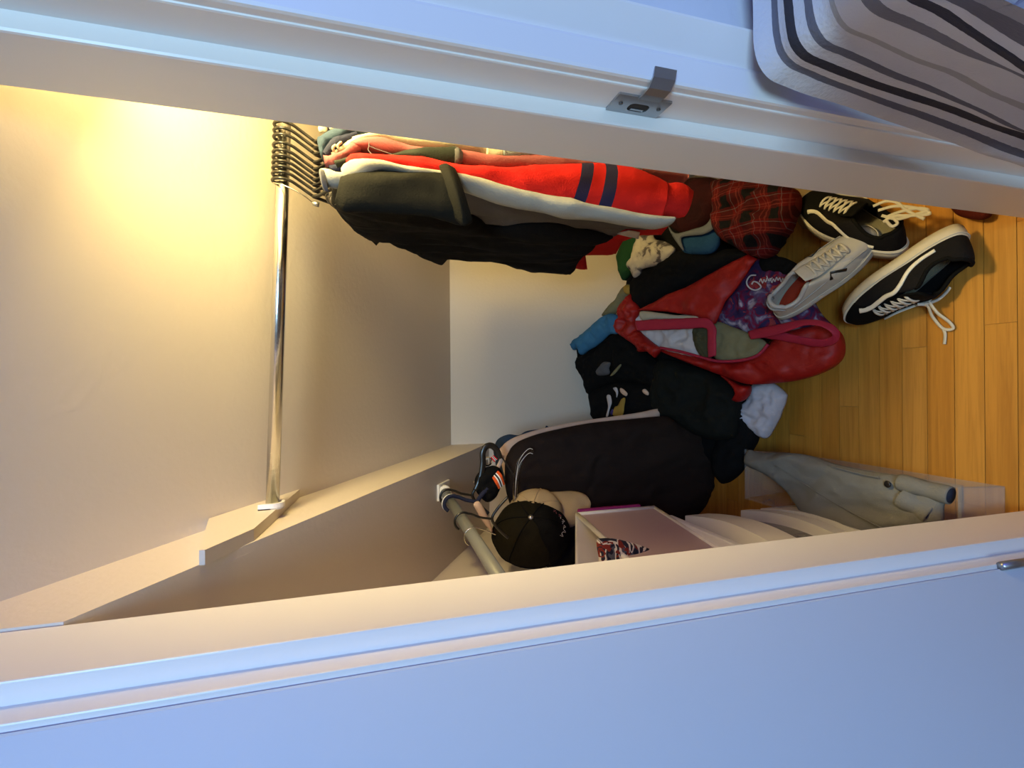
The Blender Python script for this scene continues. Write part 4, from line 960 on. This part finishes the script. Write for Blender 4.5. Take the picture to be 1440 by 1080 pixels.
wh = thing('wire_hook', 'thin silver wire hook holding the black mesh cap on the side rod', 'hook', (RX(1.07), 1.07, 1.0))
tube('hook', hook_path((RX(1.07), 1.07, 1.0), .020, 0, .05, ax='x'), .0013, M_WIRE, wh, 8, 40); finish(wh)
def lg(name, label, cat, y, pts, m, **k):
    o = patch(name, [AY(a, b, y) for a, b in pts], FRONT, m, None, **k); tag(o, label, cat); return o
lg('navy_blouse', 'navy and white blouse furthest back on the side rod, at the soffit', 'blouse', 1.475, ((695, 640), (697, 624), (703, 616), (716, 611), (730, 612), (742, 606), (765, 603), (772, 601), (800, 640), (760, 690), (710, 680)), M_DENIM, h=.01, th=.012, wa=.003, ws=30, seed=91, al=DOWN, res=.012)
lg('peach_dress', 'peach dress behind the dark brown garment on the side rod', 'dress', 1.452, ((703, 640), (708, 626), (720, 617), (735, 611), (758, 604), (790, 597), (824, 591), (860, 586), (900, 580), (926, 575), (930, 584), (925, 640), (900, 700), (760, 700), (720, 690)), M_PEACH, h=.008, th=.010, wa=.002, ws=20, seed=92, al=DOWN, res=.012)
br = lg('brown_coat', 'long dark brown coat hanging nearest on the side rod above the floor', 'coat', 1.405, ((711, 655), (718, 634), (728, 623), (742, 616), (760, 610), (795, 602), (827, 596), (860, 592), (893, 589), (925, 586), (938, 586), (955, 595), (985, 600), (1006, 602), (1013, 608), (1014, 625), (1010, 645), (1005, 668), (1000, 695), (990, 715), (965, 735), (920, 748), (860, 752), (800, 752), (740, 745), (715, 700)), M_BROWN, h=.020, r=.05, th=.03, wa=.016, ws=10, seed=93, al=DOWN, res=.013)
lg('lilac_top', 'pale lilac and cream top hanging left of the caps on the side rod', 'top', 1.30, ((666, 709), (673, 705), (679, 712), (684, 722), (690, 736), (692, 748), (680, 735), (671, 720)), M_PEACH, h=.006, th=.008, wa=.002, ws=40, seed=94, res=.006)
# black strap bag with its striped ribbons
sb = thing('strap_bag', 'black strappy bag with an orange and white striped ribbon hanging on the side rod', 'bag', AY(685, 660, 1.36))
YS = 1.345
def stp(pts, r_=.0045, m=M_HANG, fl=.45, y=YS, nm='strap'): return tube(nm, [AY(a, b, y) for a, b in pts], r_, m, sb, 8, 40, flat=fl, flatdir=(0, 1, 0))
stp(((669, 690), (676, 672), (679, 652), (679, 637), (684, 628), (692, 627), (699, 634), (703, 645)), .0085)
stp(((694, 629), (702, 638), (712, 652), (721, 666), (728, 676)), .0022)
stp(((696, 700), (688, 684), (694, 668), (703, 652), (707, 640)), .006, M_PEACH, y=YS + .02)
patch('pouch', [AY(a, b, YS + .01) for a, b in ((668, 676), (672, 667), (680, 660), (694, 655), (704, 660), (707, 672), (702, 690), (695, 702), (684, 706), (674, 697), (669, 688))], FRONT, M_BLACK, sb, h=.02, r=.02, th=.02, wa=.006, ws=40, seed=95, res=.008)
p = AY(686, 649, YS + .004); lathe('clear_disc', [(0, .004), (.008, .0035), (.013, 0), (.008, -.003), (0, -.003)], p, M_CLEAR, sb, 18, (0, -1, 0))
def m_rib(a):
    m = cloth('striped_ribbon', a, sheen=0); g_ = N(m); uv = g_.sep(g_.coord('UV')); c_ = g_.ramp(g_.math('MULTIPLY_ADD', uv[0], .5, .5), [(0, a), (.30, (.8, .78, .72)), (.42, (.02, .02, .03)), (.58, (.8, .78, .72)), (.70, a)], 'CONSTANT'); g_.l(c_, g_.b.inputs['Base Color']); return m
sleeve('ribbon', [(AY(692, 672, YS - .02), AY(700, 662, YS - .02), .002), (AY(697, 680, YS - .028), AY(706, 668, YS - .028), .002), (AY(701, 688, YS - .02), AY(710, 681, YS - .02), .002)], FRONT, m_rib((.72, .10, .02)), sb, n=16, k=16, wa=.0006)
sleeve('ribbon', [(AY(690, 643, YS - .02), AY(694, 640, YS - .02), .0015), (AY(695, 650, YS - .02), AY(700, 645, YS - .02), .0015)], FRONT, m_rib((.55, .02, .03)), sb, n=16, k=8, wa=.0004)
finish(sb)
cl = thing('clear_hook', 'clear plastic hanger end showing against the dark brown coat', 'hanger', AY(735, 660, 1.36))
path = [AY(a, b, 1.345) for a, b in ((749, 635), (744, 634), (737, 640), (730, 651), (727, 664), (725, 680), (724, 705))]
tube('hook', path, .0065, M_CLEAR, cl, 10, 30, flat=.45, flatdir=(0, 1, 0))
for s in (-1, 1): tube('moulded_edge', [p + Vector((s * .0062, -.001, 0)) for p in path], .0009, M_WHITEP, cl, 6, 30)
finish(cl)
# caps
def make_cap(name, label, c, up, fr, rad, hgt, m_front, m_back, m_brim, brim_len=.07, button=None):
    t = thing(name, label, 'cap', c); c = Vector(c); z = Vector(up).normalized(); x = Vector(fr); x = (x - z * x.dot(z)).normalized(); y = z.cross(x)
    na, nb_ = 48, 14
    def P(a, b, o=0):
        s = math.sin(b); cz = math.cos(b)
        rr = rad * (1 + o); seam = 1 - .012 * max(0, 1 - abs(((a / (math.pi / 3)) % 1) - .5) * 2 - .8) * 5 if False else 1 - .018 * math.exp(-((((a / (math.pi / 3) + .5) % 1) - .5) * 9) ** 2)
        q = x * math.cos(a) * rr * 1.10 * (s ** .72) * seam + y * math.sin(a) * rr * (s ** .72) * seam + z * hgt * cz * (1 + o)
        return c + q + (x + y * .3) * .006 * noise.noise(q * 18)
    def shell(nm, a0, a1, mm):
        vs = []; fs = []; n_a = 26
        for o in (0, -.03):
            for j in range(nb_ + 1):
                for i in range(n_a + 1): vs.append(P(a0 + (a1 - a0) * i / n_a, math.pi / 2 * j / nb_ + .0001, o))
        w_ = n_a + 1; H_ = (nb_ + 1) * w_
        for j in range(nb_):
            for i in range(n_a):
                q = (j * w_ + i, j * w_ + i + 1, (j + 1) * w_ + i + 1, (j + 1) * w_ + i); fs.append(q); fs.append(tuple(H_ + v for v in q[::-1]))
        return mesh(nm, vs, fs, mm, t)
    h_ = math.radians(62)
    shell('front_panel', -h_, h_, m_front); shell('back_panel', h_, 2 * math.pi - h_, m_back)
    for i in range(6):
        a = i * math.pi / 3; tube('seam', [P(a, math.pi / 2 * j / 12, .012) for j in range(13)], .0016, m_front, t, 6)
    tube('sweatband', [P(2 * math.pi * i / 48, math.pi / 2, -.02) for i in range(48)], .004, m_front, t, 6, closed=True)
    bp_ = P(0, .0001, .02); lathe('button', [(0, .004), (.005, .003), (.0075, 0), (.0075, -.002)], bp_, button or m_front, t, 14, z)
    # brim
    vs = []; fs = []; nu, nv2 = 22, 8
    for o in (0, -.0035):
        for j in range(nv2 + 1):
            for i in range(nu + 1):
                a = -h_ * 1.05 + 2.1 * h_ * i / nu; base_ = P(a, math.pi / 2, 0) ; f = j / nv2
                ext = brim_len * f * (math.cos(a / (1.1 * h_) * math.pi / 2) ** .5 if abs(a) < 1.1 * h_ else 0)
                yy = math.sin(a); vs.append(base_ + x * ext + z * (o - .030 * f * yy * yy - .006 * f))
    w_ = nu + 1; H_ = (nv2 + 1) * w_
    for j in range(nv2):
        for i in range(nu):
            q = (j * w_ + i, j * w_ + i + 1, (j + 1) * w_ + i + 1, (j + 1) * w_ + i); fs.append(q); fs.append(tuple(H_ + v for v in q[::-1]))
    for i in range(nu): q = (nv2 * w_ + i, nv2 * w_ + i + 1); fs.append((q[0], q[1], H_ + q[1], H_ + q[0]))
    mesh('brim', vs, fs, m_brim, t)
    return t, P
kc, KP = make_cap('trucker_hat', 'black cap with mesh back and a tiny pale script, hanging by the side rod', AY(747, 752, 1.325), (.70, -.66, .22), (-.10, -.30, -1), .097, .092, M_BLACK, M_MESH, M_BLACK, .06, M_STEEL)
for i, (a, b) in enumerate([(-.46 + .092 * j, .90 - .006 * (j - 3) ** 2) for j in range(11)]):   # little embroidered script
    p0, p1, p2 = KP(a, b - .06, .02), KP(a + .05, b + .06 * (-1) ** i, .02), KP(a + .085, b - .03, .02)
    tube('embroidery', [p0, p1, p2], .0008, M_PINK if i > 7 else M_WHITEC, kc, 5, 6)
finish(kc)
tc_, TP = make_cap('tan_cap', 'tan cotton cap hanging behind the black cap, brim pointing down', AY(752, 722, 1.375 - .03), (.62, -.70, .30), (.10, -.05, -1), .070, .060, M_TAN, M_TAN, M_TAN, .085)
finish(tc_)
# ------------------------------------------------------------------ blanket over a low cabinet in the near right corner
cab = thing('night_cabinet', 'low white cabinet under the striped blanket beside the right jamb', 'cabinet', (.62, .24, 0))
box('body', (.420, .05, .03), (.90, .425, .76), M_DOOR, cab, .004)
box('top', (.410, .04, .76), (.91, .430, .785), M_DOOR, cab, .004)
for z in (.08, .42): box('drawer', (.45, .034, z), (.88, .05, z + .31), M_DOOR, cab, .004)
finish(cab)
# sections of the blanket (far edge to near edge): from the right over the top, round the corner and down
def m_blanket():
    m = cloth('white_blanket_with_grey_stripes', (.60, .58, .60), bump=.9, bscale=260); g_ = N(m); uv = g_.sep(g_.coord('UV'))
    nz = g_.noise(g_.coord('Object'), 160, 2)[0]; v = g_.math('ADD', uv[1], g_.math('MULTIPLY', g_.math('SUBTRACT', nz, .5), .006))
    W_ = (.62, .60, .61); st = [(0, W_), (.135, (.15, .145, .17)), (.185, W_), (.245, (.050, .046, .055)), (.315, W_), (.385, (.15, .145, .17)), (.435, W_), (.535, (.40, .375, .36)), (.565, W_), (.70, (.20, .19, .21)), (.75, W_), (.80, (.05, .047, .06)), (.85, W_), (.90, (.15, .14, .16)), (.95, (.34, .32, .33))]
    c_ = g_.ramp(v, st, 'CONSTANT'); g_.l(c_, g_.b.inputs['Base Color']); return m
secs = []   # v, y, list of points
def line(v, y, corner, end, lift=0):
    c_ = AY(*corner, y); e = AY(*end, y - .01)
    pts = [Vector((1.0, y + .01, c_.z + .014)), Vector((.80, y, c_.z + .016)), Vector((c_.x + .22, y, c_.z + .010)), Vector((c_.x + .10, y, c_.z + .006)), Vector((c_.x + .035, y, c_.z + .002)), Vector((c_.x + .006, y, c_.z - .012)), Vector((c_.x - .002, y, c_.z - .045))]
    d = e - pts[-1]
    for f in (.2, .4, .6, .8, 1, 1.25, 1.5): pts.append(pts[-1 if f == .2 else 6] + d * (f if f != .2 else .2) if f == .2 else Vector(pts[6]) + d * f)
    return (v, pts)
rowsB = [line(0, .432, (1064, 112), (1440, 236)), line(.16, .412, (1094, 92), (1440, 216)), line(.28, .392, (1113, 80), (1440, 196)), line(.41, .370, (1140, 62), (1440, 180)), line(.55, .345, (1170, 38), (1440, 150)), line(.72, .300, (1206, 14), (1440, 112)), line(.83, .262, (1262, -4), (1440, 84)), line(.93, .225, (1300, -10), (1440, 52)), line(1.0, .190, (1345, -20), (1440, 25)), ]
nu, nvv = 90, 90
cols = [crom(p, nu) for v, p in rowsB]; vv = [v for v, p in rowsB]
vs = []; uv = []; fs = []
for j in range(nvv):
    t_ = j / (nvv - 1); v = t_
    i0 = max(i for i in range(len(vv)) if vv[i] <= t_ + 1e-9); i0 = min(i0, len(vv) - 2); f = (t_ - vv[i0]) / (vv[i0 + 1] - vv[i0])
    for i in range(nu):
        g4 = [cols[max(0, min(len(cols) - 1, i0 + d))][i] for d in (-1, 0, 1, 2)]
        a, b, c_, d_ = g4; p = .5 * ((2 * b) + (c_ - a) * f + (2 * a - 5 * b + 4 * c_ - d_) * f * f + (3 * b - a - 3 * c_ + d_) * f ** 3)
        s = i / nu; fold = .006 * math.sin(t_ * 17) * max(0, s - .45) * 2
        p = p + Vector((-fold - .003 * noise.noise(p * 16), 0, .003 * noise.noise(p * 20)))
        vs.append(p); uv.append((s, v))
n0 = len(vs)
for p in list(vs): vs.append(p + Vector((.007, -.001, -.007)))
for j in range(nvv - 1):
    for i in range(nu - 1):
        q = (j * nu + i, j * nu + i + 1, (j + 1) * nu + i + 1, (j + 1) * nu + i); fs.append(q); fs.append(tuple(n0 + k_ for k_ in q[::-1]))
for i in range(nu - 1):
    fs.append((i, i + 1, n0 + i + 1, n0 + i)); e = (nvv - 1) * nu; fs.append((e + i, n0 + e + i, n0 + e + i + 1, e + i + 1))
bk = mesh('striped_blanket', vs, fs, m_blanket(), None, uv + uv)
tag(bk, 'fluffy white blanket with charcoal and grey stripes draped beside the right jamb', 'blanket')
